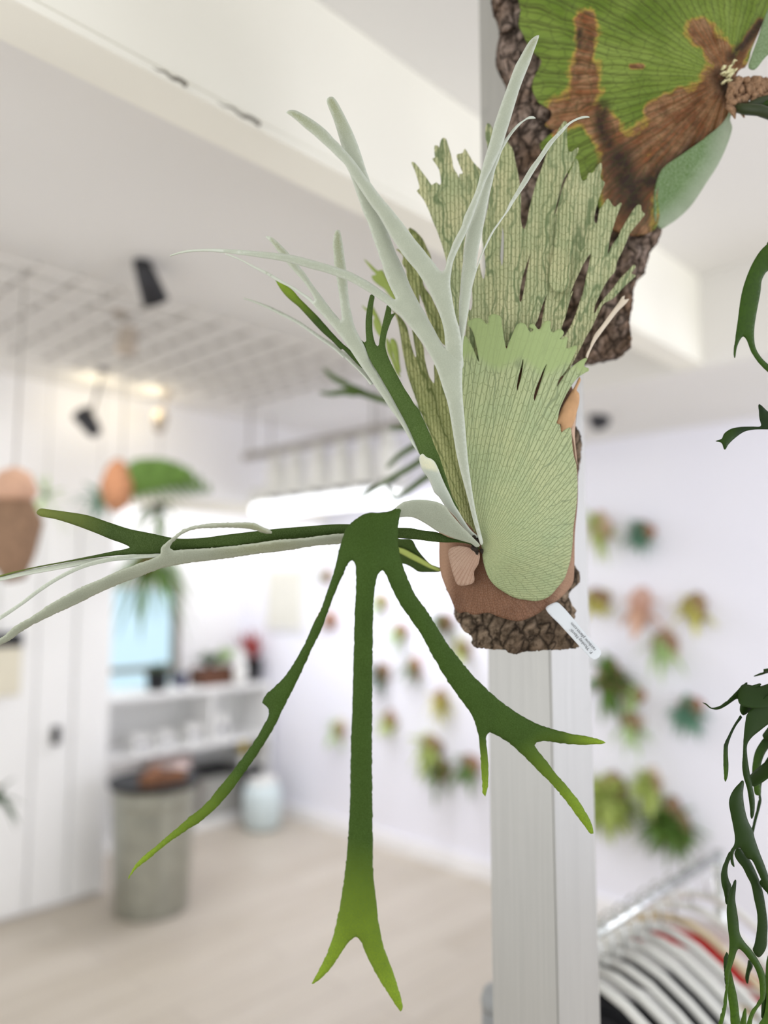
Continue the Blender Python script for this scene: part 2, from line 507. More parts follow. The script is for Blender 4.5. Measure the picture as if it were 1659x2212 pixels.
struct('wall_left', MB().span((-1.6, YW, 0), (1.985, YW + 0.08, HC)).span((1.985, YW, 2.03), (XW, YW + 0.08, HC)).span((1.905, YW + 0.08, 0), (1.985, YB, HC)), 'wall_white')
struct('wall_back', MB().span((1.905, YB, 0), (XW, YB + 0.1, HC)), 'wall_white')
plain('wall_cool', rgb(244, 244, 255), 0.7, var=0.012, scale=3)
struct('wall_right', MB().span((XW, -1.6, 0), (XW + 0.1, YB + 0.1, HC)), 'wall_cool')
struct('trim_1', MB().span((2.6, -1.6, 2.315), (XW, 2.4, HC)), 'ceiling_white', 'dropped ceiling box above the plant wall')
struct('baseboard_right', MB().span((XW - 0.015, -1.6, 0), (XW, YB, 0.09)), 'wall_white')
# header above the alcove, slightly warmer paint
struct('trim_2', MB().span((1.99, YW - 0.012, 2.03), (XW - 0.02, YW, 2.10)), 'wall_cream', 'cream trim board along the alcove header')

# white plank door in the left wall
door = empty('door_1', (0.9, YW, 0)); door['kind'] = 'structure'; door['label'] = 'white plank door'
plain('door_white', rgb(244, 244, 243), 0.6, var=0.015, scale=4)
plain('black_metal', rgb(34, 34, 36), 0.5, var=0.1)
for k in range(8):
    x0 = 0.42 + k * 0.195
    MB().span((x0, YW - 0.022 - 0.004 * (k % 2), 0.02), (x0 + 0.185, YW, 2.02), 0.004).build('plank', 'door_white', door)
p = at_y(120, 1588, YW - 0.03)
MB().span((p.x - 0.018, YW - 0.05, p.z - 0.045), (p.x + 0.018, YW - 0.02, p.z + 0.045), 0.006).build('latch', 'black_metal', door)

q0, q1 = at_y(-30, 1400, YW - .03), at_y(40, 1500, YW - .03)
nb = empty('notice_board', Vector(((q0.x + q1.x) / 2, YW - .03, q1.z)), 'beige board with a dark top edge on the plank door', 'board')
plain('board_beige', rgb(226, 220, 200), 0.7, var=0.03)
MB().span((q0.x, YW - .045, q1.z), (q1.x, YW - .027, q0.z), .003).build('panel', 'board_beige', nb)
MB().span((q0.x, YW - .05, q0.z), (q1.x, YW - .027, q0.z + .07), .004).build('clip_bar', 'black_metal', nb)

# ceiling beam: deep side board, narrow bottom board, open joint between
beam = empty('ceiling_beam', (1.0, 1.05, 2.34), 'cream painted ceiling beam with a cracked joint along its lower edge', 'beam')
MB().span((-1.6, 1.005, 2.345), (XW, 1.03, HC), 0.002).build('side_board', 'beam_cream', beam)
MB().span((-1.6, 1.000, 2.325), (XW, 1.091, 2.340), 0.002).build('bottom_board', 'beam_cream', beam)
MB().span((-1.6, 1.03, 2.345), (XW, 1.091, HC), 0.0).build('core', 'beam_cream', beam)
mb = MB()
for (a, b) in ((330, 402), (470, 560)):
    n = 8
    pts = []
    for i in range(n + 1):
        px = a + (b - a) * i / n
        q = at_y(px, 1280 - (2450 - px) * (1280 - 182) / 2050.0 + 3 * math.sin(i * 1.7), 1.0005)
        pts.append(q)
    mb.tube(pts, [0.0008 + 0.0042 * (i / n) for i in range(n + 1)], 6)
mb.build('crack', 'crack_dark', beam)

# aluminium clad pillar
c0 = P(1189, 1400, .97); cl = at_x(1055, 1400, c0.x); ps = cl.y - c0.y
pil = empty('pillar', (c0.x + ps / 2, c0.y + ps / 2, 0), 'square brushed aluminium pillar behind the hanging ferns', 'pillar')
MB().span((c0.x + .002, c0.y + .002, 0), (c0.x + ps - .002, c0.y + ps - .002, HC)).build('core', 'brushed_aluminium', pil)
MB().span((c0.x - .001, c0.y + .0015, 0.0), (c0.x + .002, c0.y + ps, HC)).build('cladding_sheet', 'brushed_aluminium', pil)
MB().span((c0.x + .0005, c0.y - .001, 0.0), (c0.x + ps, c0.y + .002, HC)).build('cladding_sheet', 'brushed_aluminium', pil)

gp = P(1072, 2124, 1.25)
plain('post_grey', rgb(150, 152, 152), 0.4, var=0.05)
gs = empty('floor_stand', (gp.x, gp.y, 0), 'grey round topped stand just behind the foot of the pillar', 'stand')
MB().lathe((gp.x, gp.y, 0), [(.09, 0), (.09, .015), (.026, .02), (.024, gp.z - .04)], 20).build('post', 'post_grey', gs, True)
MB().lathe((gp.x, gp.y, gp.z - .04), [(.024, 0), (.026, .015), (.02, .032), (.008, .04)], 20).build('cap', 'post_grey', gs, True)

# window in the alcove
emit('window_sky', rgb(205, 236, 250), 1.1)
plain('frame_dark', rgb(120, 116, 104), 0.6, var=0.05)
plain('frame_white', rgb(236, 236, 234), 0.6, var=0.01)
wl, wr = at_y(222, 1280, YB), at_y(368, 1280, YB)
wt, wb = at_y(310, 1272, YB).z, at_y(310, 1500, YB).z
wm = at_y(310, 1444, YB).z
win = empty('window_1', ((wl.x + wr.x) / 2, YB, wb)); win['kind'] = 'structure'; win['label'] = 'small alcove window with pale blue daylight'
MB().span((wl.x, YB - .02, wm + .02), (wr.x, YB - .004, wt)).build('pane', 'window_sky', win)
MB().span((wl.x, YB - .02, wb), (wr.x, YB - .004, wm - .02)).build('pane', 'window_sky', win)
MB().span((wr.x, YB - .06, wb - .03), (wr.x + .05, YB, wt + .05), .004).build('frame', 'frame_dark', win)
MB().span((wl.x, YB - .04, wm - .02), (wr.x, YB, wm + .02), .004).build('rail', 'frame_dark', win)
MB().span((wl.x - .05, YB - .04, wt), (wr.x + .05, YB, wt + .05), .004).build('frame', 'frame_white', win)

# ---------------------------------------------------------------- shelves in the alcove
plain('shelf_white', rgb(240, 240, 238), 0.5, var=0.01)
plain('pot_black', rgb(28, 28, 30), 0.5, var=0.1)
plain('pot_blue', rgb(52, 56, 104), 0.4, var=0.1)
plain('pot_white', rgb(236, 236, 232), 0.35, var=0.02)
plain('wood_brown', rgb(96, 62, 44), 0.7, var=0.25, scale=40)
plain('terracotta', rgb(170, 96, 64), 0.8, var=0.1)
plain('leaf_green', rgb(94, 128, 52), 0.5, var=0.25, scale=30)
plain('leaf_dark', rgb(52, 84, 44), 0.5, var=0.25, scale=30)
plain('leaf_pale', rgb(178, 206, 140), 0.6, var=0.2, scale=30)
plain('leaf_lime', rgb(180, 196, 108), 0.55, var=0.2, scale=30)
plain('leaf_yellow', rgb(208, 204, 110), 0.55, var=0.2, scale=30)
plain('leaf_blue', rgb(104, 150, 124), 0.55, var=0.2, scale=30)
plain('leaf_red', rgb(150, 60, 56), 0.5, var=0.25, scale=30)
plain('leaf_peach', rgb(226, 178, 150), 0.6, var=0.2, scale=30)
plain('galvanised', rgb(166, 167, 156), 0.34, metal=0.7, var=0.12, scale=14)
plain('husk', rgb(122, 84, 60), 0.95, var=0.35, scale=60, bumpy=0.8)
plain('grey_crate', rgb(172, 172, 166), 0.6, var=0.05)
plain('jar_pale', rgb(214, 228, 230), 0.3, var=0.04)
plain('paper_pink', rgb(226, 206, 200), 0.7, var=0.06)
plain('yellow_soft', rgb(226, 200, 70), 0.6, var=0.08)
plain('print_grey', rgb(150, 150, 156), 0.7, var=0.1)

def foliage(name, c, size, n, mat, parent, seed, up=0.4, droop=0.6, width=0.16, nrm=None, vary=0.35):
    """a tuft of curved pointed leaves growing from c"""
    rnd = random.Random(seed); mb = MB(); bm = mb.bm
    nrm = Vector(nrm) if nrm else Vector((0, 0, 1))
    for k in range(n):
        d = Vector((rnd.gauss(0, 1), rnd.gauss(0, 1), rnd.gauss(0, 1))).normalized()
        d = (d + nrm * up * 1.6).normalized()
        L = size * rnd.uniform(1 - vary, 1 + vary * .4); w = L * width * rnd.uniform(.7, 1.3)
        side = d.cross(Vector((rnd.uniform(-.3, .3), rnd.uniform(-.3, .3), 1))).normalized()
        rows = []
        for i in range(6):
            t = i / 5.0
            p = Vector(c) + d * (L * t) - ZZ * (droop * L * t * t * .6)
            ww = w * math.sin(math.pi * min(1, .12 + .88 * t)) if t < 1 else w * .04
            up_ = side.cross(d).normalized()
            rows.append((bm.verts.new(p - side * ww / 2 + up_ * ww * .15), bm.verts.new(p), bm.verts.new(p + side * ww / 2 + up_ * ww * .15)))
        for i in range(5):
            for j in range(2):
                bm.faces.new((rows[i][j], rows[i][j + 1], rows[i + 1][j + 1], rows[i + 1][j]))
    o = mb.build(name, mat, parent, True)
    sm = o.modifiers.new('thickness', 'SOLIDIFY'); sm.thickness = size * .012
    return o

unit = empty('shelving_unit', (2.75, 4.7, 0), 'low white shelving unit under the alcove window', 'shelf')
x0, x1, y0, y1 = 2.03, 3.48, 4.5, 4.9
zt, zm, zb = .91, .55, .05
MB().span((x0, y0, zt - .03), (x1, y1, zt), .004).build('top_board', 'shelf_white', unit)
MB().span((x0 + .03, y0, zm - .025), (x1 - .03, y1, zm), .004).build('shelf_board', 'shelf_white', unit)
MB().span((x0 + .03, y0, 0), (x1 - .03, y1, zb), .004).build('base_board', 'shelf_white', unit)
MB().span((x0, y0, 0), (x0 + .03, y1, zt - .03), .004).build('side_panel', 'shelf_white', unit)
MB().span((x1 - .03, y0, 0), (x1, y1, zt - .03), .004).build('side_panel', 'shelf_white', unit)
MB().span((x0 + .03, y1 - .015, zb), (x1 - .03, y1, zt - .03)).build('back_panel', 'shelf_white', unit)
MB().span((2.98, y0 + .01, zm), (3.005, y1 - .015, zt - .03)).build('divider', 'shelf_white', unit)

def pot(c, r, h, mat, parent):
    return MB().lathe(c, [(r * .78, 0), (r, h * .93), (r * 1.06, h * .94), (r * 1.06, h), (r * .92, h), (r * .9, h * .86), (.001, h * .86)], 20).build('pot', mat, parent, True)
def potted(px, y, r, h, pm, lm, fs, n, label, seed, up=.6, droop=.4, w=.16):
    q = at_y(px, 1460, y); c = Vector((q.x, y, zt))
    t = empty('potted_plant', c, label, 'potted plant', 'plants on the shelf top')
    pot(c, r, h, pm, t)
    foliage('foliage', c + ZZ * h * .85, fs, n, lm, t, seed, up, droop, w)
potted(340, 4.66, .075, .12, 'pot_black', 'leaf_dark', .12, 26, 'small round dark plant in a black pot in front of the alcove window', 11)
potted(391, 4.7, .04, .09, 'pot_blue', 'leaf_blue', .05, 10, 'tiny plant in a dark blue pot beside the window frame', 12)
potted(545, 4.66, .07, .16, 'pot_black', 'leaf_red', .26, 12, 'plant with reddish upright leaves in a black pot at the shelf end', 13, 1.0, .2)
t = empty('wooden_planter', Vector((at_y(462, 1460, 4.68).x, 4.68, zt)), 'long brown wooden planter with grey green foliage on the shelf top', 'planter')
q = t.location
MB().span((q.x - .15, 4.6, zt), (q.x + .15, 4.76, zt + .12), .01).build('box', 'wood_brown', t)
foliage('foliage', q + ZZ * .12 + Vector((-.05, 0, 0)), .17, 22, 'leaf_dark', t, 21, .8, .4)
foliage('foliage', q + ZZ * .12 + Vector((.06, 0, 0)), .2, 22, 'leaf_pale', t, 22, .9, .4)
vx = at_y(508, 1460, 4.6).x
setp(MB().lathe((vx, 4.54, zt), [(.035, 0), (.05, .05), (.045, .12), (.022, .2), (.026, .24)], 20).build('vase', 'pot_white', None, True), 'slim white vase between the wooden planter and the black pot', 'vase')
for k, (px, wd, hh) in enumerate(((300, .12, .10), (352, .12, .10), (412, .11, .12), (470, .09, .16))):
    q = at_y(px, 1560, 4.62)
    t = empty('card_box', Vector((q.x, 4.62, zm)), ['leftmost small white printed box on the middle shelf', 'second small white printed box on the middle shelf', 'third small white printed box on the middle shelf', 'tallest small white printed box, by the shelf divider'][k], 'box', 'printed boxes on the middle shelf')
    MB().span((q.x - wd / 2, 4.56, zm), (q.x + wd / 2, 4.68, zm + hh), .004).build('carton', 'pot_white', t)
    MB().span((q.x - wd * .32, 4.557, zm + hh * .25), (q.x + wd * .32, 4.56, zm + hh * .6)).build('printed_panel', 'print_grey', t)
# bottom shelf: crate, soft things, jar
q = at_y(468, 1700, 4.62)
t = empty('storage_crate', Vector((q.x, 4.64, zb)), 'grey storage crate with a dark lid on the bottom shelf', 'crate')
MB().span((q.x - .15, 4.53, zb), (q.x + .15, 4.84, zb + .27), .012).build('bin', 'grey_crate', t)
MB().span((q.x - .165, 4.52, zb + .27), (q.x + .165, 4.85, zb + .30), .008).build('lid', 'pot_black', t)
q2 = at_y(425, 1640, 4.6)
t = empty('paper_basket', Vector((q2.x - .02, 4.7, zb)), 'pale pink paper basket behind the metal bin', 'basket')
MB().lathe((q2.x - .14, 4.7, zb), [(.11, 0), (.13, .3), (.14, .42), (.12, .42), (.11, .3)], 24).build('basket_wall', 'paper_pink', t, True)
foliage('tissue', Vector((q2.x - .14, 4.7, zb + .38)), .1, 16, 'paper_pink', t, 31, .8, .2, .5)
q3 = at_y(532, 1625, 4.62)
t = empty('yellow_bottle', Vector((q3.x, 4.62, zb)), 'yellow capped bottle standing on the bottom shelf', 'bottle')
MB().lathe((q3.x, 4.66, zb), [(.05, 0), (.055, .25), (.05, .3), (.022, .36)], 20).build('bottle_body', 'pot_white', t, True)
MB().lathe((q3.x, 4.66, zb + .36), [(.035, 0), (.035, .09), (.02, .1)], 20).build('cap', 'yellow_soft', t, True)
q4 = at_z(525, 1772, 0)
t = empty('floor_pot', Vector((q4.x, q4.y - .1, 0)), 'tall black plant pot on the floor beside the pale jar', 'pot')
MB().lathe((q4.x - .02, 4.38, 0), [(.055, 0), (.075, .34), (.08, .35), (.08, .37), (.065, .37), (.06, .3), (.001, .3)], 20).build('pot_wall', 'pot_black', t, True)
q5 = at_z(565, 1788, 0)
t = empty('storage_jar', Vector((q5.x, q5.y, 0)), 'round pale blue storage jar on the floor by the white wall', 'jar')
MB().lathe((q5.x, q5.y, 0), [(.10, 0), (.125, .03), (.13, .22), (.11, .28), (.09, .29)], 28).build('jar_body', 'jar_pale', t, True)
MB().lathe((q5.x, q5.y, .29), [(.095, 0), (.098, .03), (.09, .035)], 28).build('lid', 'pot_white', t, True)

# galvanised bin with husks
b0 = at_z(326, 1960, 0)
can = empty('metal_bin', b0, 'galvanised metal bin full of brown husks beside the alcove', 'bin')
R_ = .205; H = .60
prof = [(R_ * .86, 0), (R_ * .88, .012), (R_ * .86, .03), (R_ * .88, .05)]
for k in range(1, 24):
    z = .05 + (H - .13) * k / 24; prof.append((R_ * (.88 + .10 * k / 24) + (.002 if k % 2 else 0), z))
prof += [(R_ * .98, H - .08), (R_ * 1.02, H - .07), (R_ * .99, H - .05), (R_ * 1.0, H - .02), (R_ * 1.04, H - .012), (R_ * 1.04, H), (R_ * .98, H), (R_ * .96, H - .06), (.001, H - .07)]
MB().lathe(b0, prof, 40).build('bin_body', 'galvanised', can, True)
MB().lathe(b0 + ZZ * (H - .004), [(R_ * .95, -.03), (R_ * 1.06, 0), (R_ * 1.10, .022), (R_ * 1.06, .026), (R_ * .9, .0)], 40).build('liner_rim', 'pot_black', can, True)
for sgn in (-1, 1):
    a = Vector((math.cos(.9 + (0 if sgn > 0 else math.pi)), math.sin(.9 + (0 if sgn > 0 else math.pi)), 0)); tt = a.cross(ZZ)
    hz = b0 + a * (R_ * .99) + ZZ * (H - .14)
    MB().tube([hz - tt * .05, hz - tt * .05 + a * .03 - ZZ * .01, hz + tt * .05 + a * .03 - ZZ * .01, hz + tt * .05], .006, 8).build('handle', 'galvanised', can, True)
random.seed(5)
for k in range(9):
    ang = random.uniform(0, 6.28); rr = R_ * random.uniform(0, .62)
    c = b0 + Vector((math.cos(ang) * rr, math.sin(ang) * rr, H + random.uniform(-.02, .03)))
    ax = Vector((random.uniform(-1, 1), random.uniform(-1, 1), .6)).normalized()
    o = MB().lathe(c - ax * .05, [(.012, 0), (.045, .02), (.055, .05), (.048, .08), (.02, .105)], 10, ax).build('husk', 'husk', None, True)
    setp(o, 'brown fibrous husk heaped on top of the metal bin', 'husk', 'husks heaped in the metal bin')

# ---------------------------------------------------------------- ceiling fittings
plain('rod_grey', rgb(158, 154, 148), 0.5, var=0.02)
plain('rod_white', rgb(226, 222, 216), 0.5, var=0.02)
grid = empty('wire_grid', (1.0, 3.1, 2.58), 'white wire grid panel hung under the ceiling', 'grid')
gx0, gx1, gy0, gy1, gz = -.9, 2.5, 2.42, 3.45, 2.585
k = 0
while gx0 + k * .14 <= gx1:
    x = gx0 + k * .14; MB().tube([(x, gy0, gz), (x, gy1, gz)], .007, 6).build('rod', 'rod_grey', grid); k += 1
k = 0
while gy0 + k * .14 <= gy1:
    y = gy0 + k * .14; MB().tube([(gx0, y, gz - .01), (gx1, y, gz - .01)], .007, 6).build('rod', 'rod_white', grid); k += 1
for (x, y) in ((-.2, 2.56), (1.2, 2.56), (2.4, 2.56), (-.2, 3.4), (1.2, 3.4), (2.4, 3.4)):
    MB().tube([(x, y, gz - .01), (x, y, HC)], .003, 6).build('hanger_wire', 'rod_grey', grid)
plain('lamp_black', rgb(46, 46, 50), 0.45, var=0.05)
plain('lamp_tan', rgb(176, 164, 150), 0.5, var=0.05)
emit('lamp_glow', (1, .86, .6, 1), 2.0)
def spot(top, head, aim, L, r, mat, label):
    t = empty('spotlight', top, label, 'spotlight', 'ceiling spotlights')
    MB().lathe(top - ZZ * .02, [(.03, 0), (.03, .02)], 16).build('mount', mat, t)
    MB().tube([top, head], .006, 8).build('arm', mat, t)
    a = Vector(aim).normalized()
    MB().lathe(head - a * L * .5, [(r * .5, 0), (r * .7, L * .15), (r, L), (r * .9, L), (r * .85, L * .9)], 18, a).build('shade', mat, t, True)
    MB().lathe(head + a * L * .36, [(r * .7, 0), (r * .7, .004)], 18, a).build('bulb', 'lamp_glow', t)
    return t
tp = at_z(308, 566, HC); hd = P(315, 590, (tp - CAM).dot(FW) * .985)
spot(tp, Vector((tp.x + .02, tp.y - .01, HC - .07)), (.6, .3, -.8), .13, .045, 'lamp_black', 'black spotlight at the near edge of the wire grid')
tp = at_z(262, 672, HC)
spot(tp, Vector((tp.x + .03, tp.y, HC - .10)), (.2, .6, -.8), .12, .045, 'lamp_tan', 'tan spotlight hanging among the wire grid')
hd = at_y(192, 915, 3.55); tp = Vector((hd.x + .06, 3.55, HC))
ls = spot(tp, hd, (-.4, .4, .8), .13, .05, 'lamp_black', 'black spotlight low by the left wall, turned up to the ceiling')
hd = at_y(345, 915, 3.7); tp = Vector((hd.x + .04, 3.7, HC))
spot(tp, hd, (.3, .5, .8), .12, .04, 'lamp_tan', 'tan spotlight above the leafy hanging fern')
for (px, py) in ((205, 860), (335, 880)):
    l = bpy.data.lights.new('spot_glow', 'POINT'); l.energy = 0.7; l.color = (1, .86, .58); l.shadow_soft_size = .03
    o = bpy.data.objects.new('spot_glow', l); COL.objects.link(o); o.location = at_y(px, py, 3.72)

hd = at_x(1288, 893, 3.0); tp = Vector((3.0, hd.y, 2.315))
spot(tp, hd, (.8, .1, -.6), .12, .045, 'lamp_black', 'small dark spotlight right of the pillar under the dropped ceiling')
# track with white lamps along the plant wall
xa = 2.62
e0, e1 = at_x(528, 985, xa), at_x(905, 915, xa); zt_ = (e0.z + e1.z) / 2
trk = empty('lamp_track', (xa, (e0.y + e1.y) / 2, zt_), 'grey lamp track running towards the plant wall corner', 'track')
MB().span((xa - .02, e1.y, zt_ - .02), (xa + .02, e0.y, zt_ + .02), .004).build('rail', 'rod_grey', trk)
for y in (e0.y - .05, e1.y + .3):
    MB().tube([(xa, y, zt_ + .02), (xa, y, HC)], .006, 8).build('drop_rod', 'rod_grey', trk)
plain('lamp_white', rgb(236, 236, 232), 0.4, var=0.02)
for k, px in enumerate((598, 640, 690, 738, 788, 840)):
    py = 985 - (px - 528) * 70 / 377.0
    q = at_x(px, py, xa)
    t = empty('track_lamp', Vector((xa, q.y, zt_ - .02)), ['first', 'second', 'third', 'fourth', 'fifth', 'sixth'][k] + ' white lamp from the left on the grey lamp track', 'lamp', 'white lamps on the track')
    MB().lathe((xa, q.y, zt_ - .06), [(.03, 0), (.03, .04)], 14).build('neck', 'lamp_white', t)
    MB().lathe((xa, q.y, zt_ - .26), [(.052, 0), (.055, .01), (.05, .16), (.035, .2)], 20).build('shade', 'lamp_white', t, True)
    MB().lathe((xa, q.y, zt_ - .275), [(.044, 0), (.048, .02)], 18).build('rim', 'lamp_black', t)

# long strip light hung from the ceiling in front of the plant wall: the room's grow light
XA = 2.86
ya, yb = at_x(562, 1090, XA).y, at_x(850, 1060, XA).y
zc = at_x(690, 1062, XA).z
ac = empty('strip_light', (XA, (ya + yb) / 2, zc - .12), 'glowing white strip light hung below the grey lamp track', 'light')
MB().span((XA - .1, yb, zc - .04), (XA + .12, ya, zc + .06), .03).build('housing', 'lamp_white', ac, True)
emit('strip_glow', (.94, .95, 1, 1), 3.0)
MB().span((XA - .09, yb + .02, zc - .1), (XA + .11, ya - .02, zc - .041), .028).build('diffuser', 'strip_glow', ac, True)
for y in (ya - .1, yb + .1):
    MB().tube([(XA, y, zc + .05), (XA, y, HC)], .005, 8).build('drop_rod', 'rod_grey', ac)
area('strip_light_beam', (XA + .01, (ya + yb) / 2, zc - .105), (XA + .5, (ya + yb) / 2 - .3, 0.0), .18, ya - yb - .1, 17, (0.91, 0.91, 1.0))

# framed board on the alcove side wall
pa, pb = at_x(575, 1225, XW - .02), at_x(655, 1365, XW - .02)
fr = empty('framed_print', ((XW - .01), (pa.y + pb.y) / 2, pb.z), 'pale framed print on the wall beside the shelves', 'picture')
MB().span((XW - .02, pb.y, pb.z), (XW, pa.y, pa.z), .003).build('frame', 'frame_white', fr)
plain('print_pale', rgb(226, 224, 214), 0.6, var=0.06, scale=9)
MB().span((XW - .024, pb.y + .03, pb.z + .03), (XW - .019, pa.y - .03, pa.z - .03)).build('print_sheet', 'print_pale', fr)

# ---------------------------------------------------------------- small plants on the plant wall
plain('cork_small', rgb(150, 120, 96), 0.9, var=0.25, scale=50, bumpy=0.6)
plain('bark_pink', rgb(214, 176, 160), 0.85, var=0.12, scale=40)
plain('board_pale', rgb(214, 198, 178), 0.8, var=0.1, scale=30)
def wall_plant(px, py, hpx, wpx, back, leaf, n, label, seed, up=.25, droop=.6, lw=.2, lsize=.6, off=(0, 0)):
    q = at_x(px, py, XW); k = (q - CAM).dot(FW) / F
    h, w = hpx * k * 1.1, wpx * k / .68
    t = empty('mounted_plant', Vector((XW, q.y, q.z)), label, 'wall plant', 'small plants mounted on the white wall')
    rnd = random.Random(seed)
    mb = MB(); m = 14; ring = []
    for side in (0, 1):
        r = []
        for i in range(m):
            a = 2 * math.pi * i / m; rr = 1 + .16 * math.sin(3 * a + seed) + .08 * math.sin(5 * a)
            r.append(mb.bm.verts.new((XW - (.03 if side else .0), q.y + math.cos(a) * rr * w * .30 * (.86 if side else 1), q.z + math.sin(a) * rr * h * .34 * (.86 if side else 1))))
        ring.append(r)
    for i in range(m):
        mb.bm.faces.new((ring[0][i], ring[0][(i + 1) % m], ring[1][(i + 1) % m], ring[1][i]))
    mb.bm.faces.new(ring[1]); mb.bm.faces.new(ring[0][::-1])
    mb.build('backing_slab', back, t, True)
    c = Vector((XW - .04, q.y - off[0] * k, q.z - off[1] * k))
    MB().lathe(c + Vector((.03, 0, 0)), [(w * .26, 0), (w * .3, .015), (w * .2, .04)], 14, (-1, 0, 0)).build('moss_pad', 'cork_small' if back != 'bark_pink' else 'bark_pink', t, True)
    if n: foliage('foliage', c, max(h, w) * lsize, int(n * 1.7), leaf, t, seed, up, droop, lw, (-.8, 0, .25))
    return t
WP = [
 (709, 1245, 46, 34, 'cork_small', 'leaf_pale', 6, 'small brown cork mount with pale leaves, highest of those left of the middle green frond'),
 (717, 1340, 50, 40, 'terracotta', 'leaf_peach', 8, 'small orange and peach plant left of the middle hanging green frond'),
 (828, 1300, 54, 44, 'board_pale', 'leaf_pale', 9, 'faint pale green plant just right of the middle hanging frond'),
 (868, 1365, 58, 44, 'cork_small', 'leaf_pale', 9, 'pale plant with a dark brown mount between the two right hanging tines'),
 (962, 1345, 56, 52, 'cork_small', 'leaf_green', 18, 'bright green plant next to the brown base of the silvery fern'),
 (829, 1452, 52, 48, 'cork_small', 'leaf_dark', 16, 'dark green plant close to the middle hanging frond'),
 (898, 1442, 60, 40, 'terracotta', 'leaf_green', 14, 'fresh green plant with a reddish mount behind the right hanging tine'),
 (955, 1512, 62, 46, 'cork_small', 'leaf_yellow', 14, 'pale yellow plant below the right hanging tine'),
 (846, 1556, 58, 40, 'cork_small', 'leaf_lime', 12, 'lime plant on a brown slab beside the middle frond'),
 (936, 1612, 64, 62, 'cork_small', 'leaf_lime', 14, 'round pale lime plant on a brown mount, lowest row left'),
 (956, 1660, 40, 60, 'cork_small', 'leaf_green', 14, 'low spreading green plant directly under the round lime plant'),
 (1020, 1652, 50, 56, 'terracotta', 'leaf_green', 16, 'green plant on a peach mount beside the pillar, lowest row'),
 (736, 1575, 60, 44, 'board_pale', 'leaf_pale', 10, 'faint pale green plant left of the middle hanging frond, low on the wall'),
 (1002, 1402, 56, 50, 'board_pale', 'leaf_lime', 12, 'pale lime plant just left of the pillar'),
 (1300, 1140, 90, 56, 'bark_pink', 'leaf_lime', 14, 'lime plant on a pinkish mount, top row right of the pillar'),
 (1392, 1150, 66, 52, 'terracotta', 'leaf_blue', 34, 'blue green rosette succulent on terracotta, top row'),
 (1294, 1296, 74, 60, 'cork_small', 'leaf_yellow', 18, 'yellow plant with orange tips near the white label'),
 (1386, 1308, 120, 52, 'bark_pink', 'leaf_peach', 5, 'tall pinkish bark slab with a few peach leaves'),
 (1502, 1312, 84, 62, 'cork_small', 'leaf_yellow', 16, 'yellow and orange plant on a dark slab, right end of its row'),
 (1440, 1392, 90, 70, 'board_pale', 'leaf_pale', 12, 'pale green plant with long trailing fronds under the pink slab'),
 (1322, 1466, 110, 74, 'cork_small', 'leaf_green', 22, 'bright green broad leaved plant below the white label'),
 (1370, 1500, 60, 56, 'terracotta', 'leaf_pale', 14, 'pale plant on a reddish board right of the broad leaved plant'),
 (1368, 1560, 70, 56, 'board_pale', 'leaf_pale', 14, 'pale green trailing plant under the reddish board'),
 (1494, 1530, 76, 56, 'terracotta', 'leaf_blue', 36, 'dark blue green succulent on a reddish mount near the dark ribbon fronds'),
 (1318, 1722, 150, 100, 'cork_small', 'leaf_lime', 60, 'large bushy lime plant right beside the pillar, low on the wall'),
 (1408, 1690, 90, 60, 'board_pale', 'leaf_lime', 26, 'medium lime plant between the two large bushy ones'),
 (1456, 1780, 140, 90, 'cork_small', 'leaf_green', 64, 'large bushy olive green plant above the clothes rail'),
]
for i, a in enumerate(WP):
    big_ = a[2] > 130
    wall_plant(a[0], a[1], a[2], a[3], a[4], a[5], a[6], a[7], 40 + i, lsize=.62 if not big_ else .5, droop=1.0 if 'trailing' in a[7] else .5, lw=.26 if 'broad' in a[7] else .2)

# ---------------------------------------------------------------- ferns further back
def tuft_fern(name, c, label, cat, parts):
    t = empty(name, c, label, cat)
    for pn, kw in parts: foliage(pn, parent=t, **kw)
    return t
plain('bark_orange', rgb(196, 140, 104), 0.9, var=0.25, scale=40, bumpy=0.5)
q = at_y(262, 1050, 3.3)
t = empty('leafy_fern', q, 'leafy bright green fern on an orange bark mount near the left wall', 'fern')
MB().lathe(q - ZZ * .12 + Vector((-.02, 0, 0)), [(.02, 0), (.06, .04), (.075, .12), (.05, .2), (.02, .24)], 16).build('bark_mount', 'bark_orange', t, True)
MB().tube([q + ZZ * .1, Vector((q.x, q.y, HC))], .003, 6).build('hanging_wire', 'rod_grey', t)
rx = RT
for k in range(9):
    ang = .25 + k * .10; L = .42 - .02 * k
    d = (RT * math.cos(ang) + ZZ * math.sin(ang) - FH * .1 * (k % 3)).normalized()
    mb = MB(); bm = mb.bm; base = q + RT * .02 - ZZ * .04
    for i in range(1, 12):
        tt = i / 12; p = base + d * L * tt - ZZ * .08 * tt * tt
        for sg in (-1, 1):
            e = (d * .45 + sg * (ZZ * math.cos(ang) - RT * math.sin(ang))).normalized(); l = .075 * math.sin(math.pi * (.15 + .8 * tt))
            nn = d.cross(e).normalized()
            vs = [bm.verts.new(p - d * .012), bm.verts.new(p + e * l * .6 - d * .008 + nn * .006), bm.verts.new(p + e * l), bm.verts.new(p + e * l * .6 + d * .012 - nn * .004), bm.verts.new(p + d * .012)]
            bm.faces.new(vs)
    o = mb.build('fern_leaf', 'leaf_green', t)
    o.modifiers.new('thickness', 'SOLIDIFY').thickness = .001
foliage('pale_foliage', q - RT * .1 - ZZ * .06, .12, 20, 'leaf_blue', t, 77, .2, .5)
q = at_y(342, 1105, 3.3)
t = empty('trailing_plant', q, 'small drooping green plant under the leafy fern', 'hanging plant')
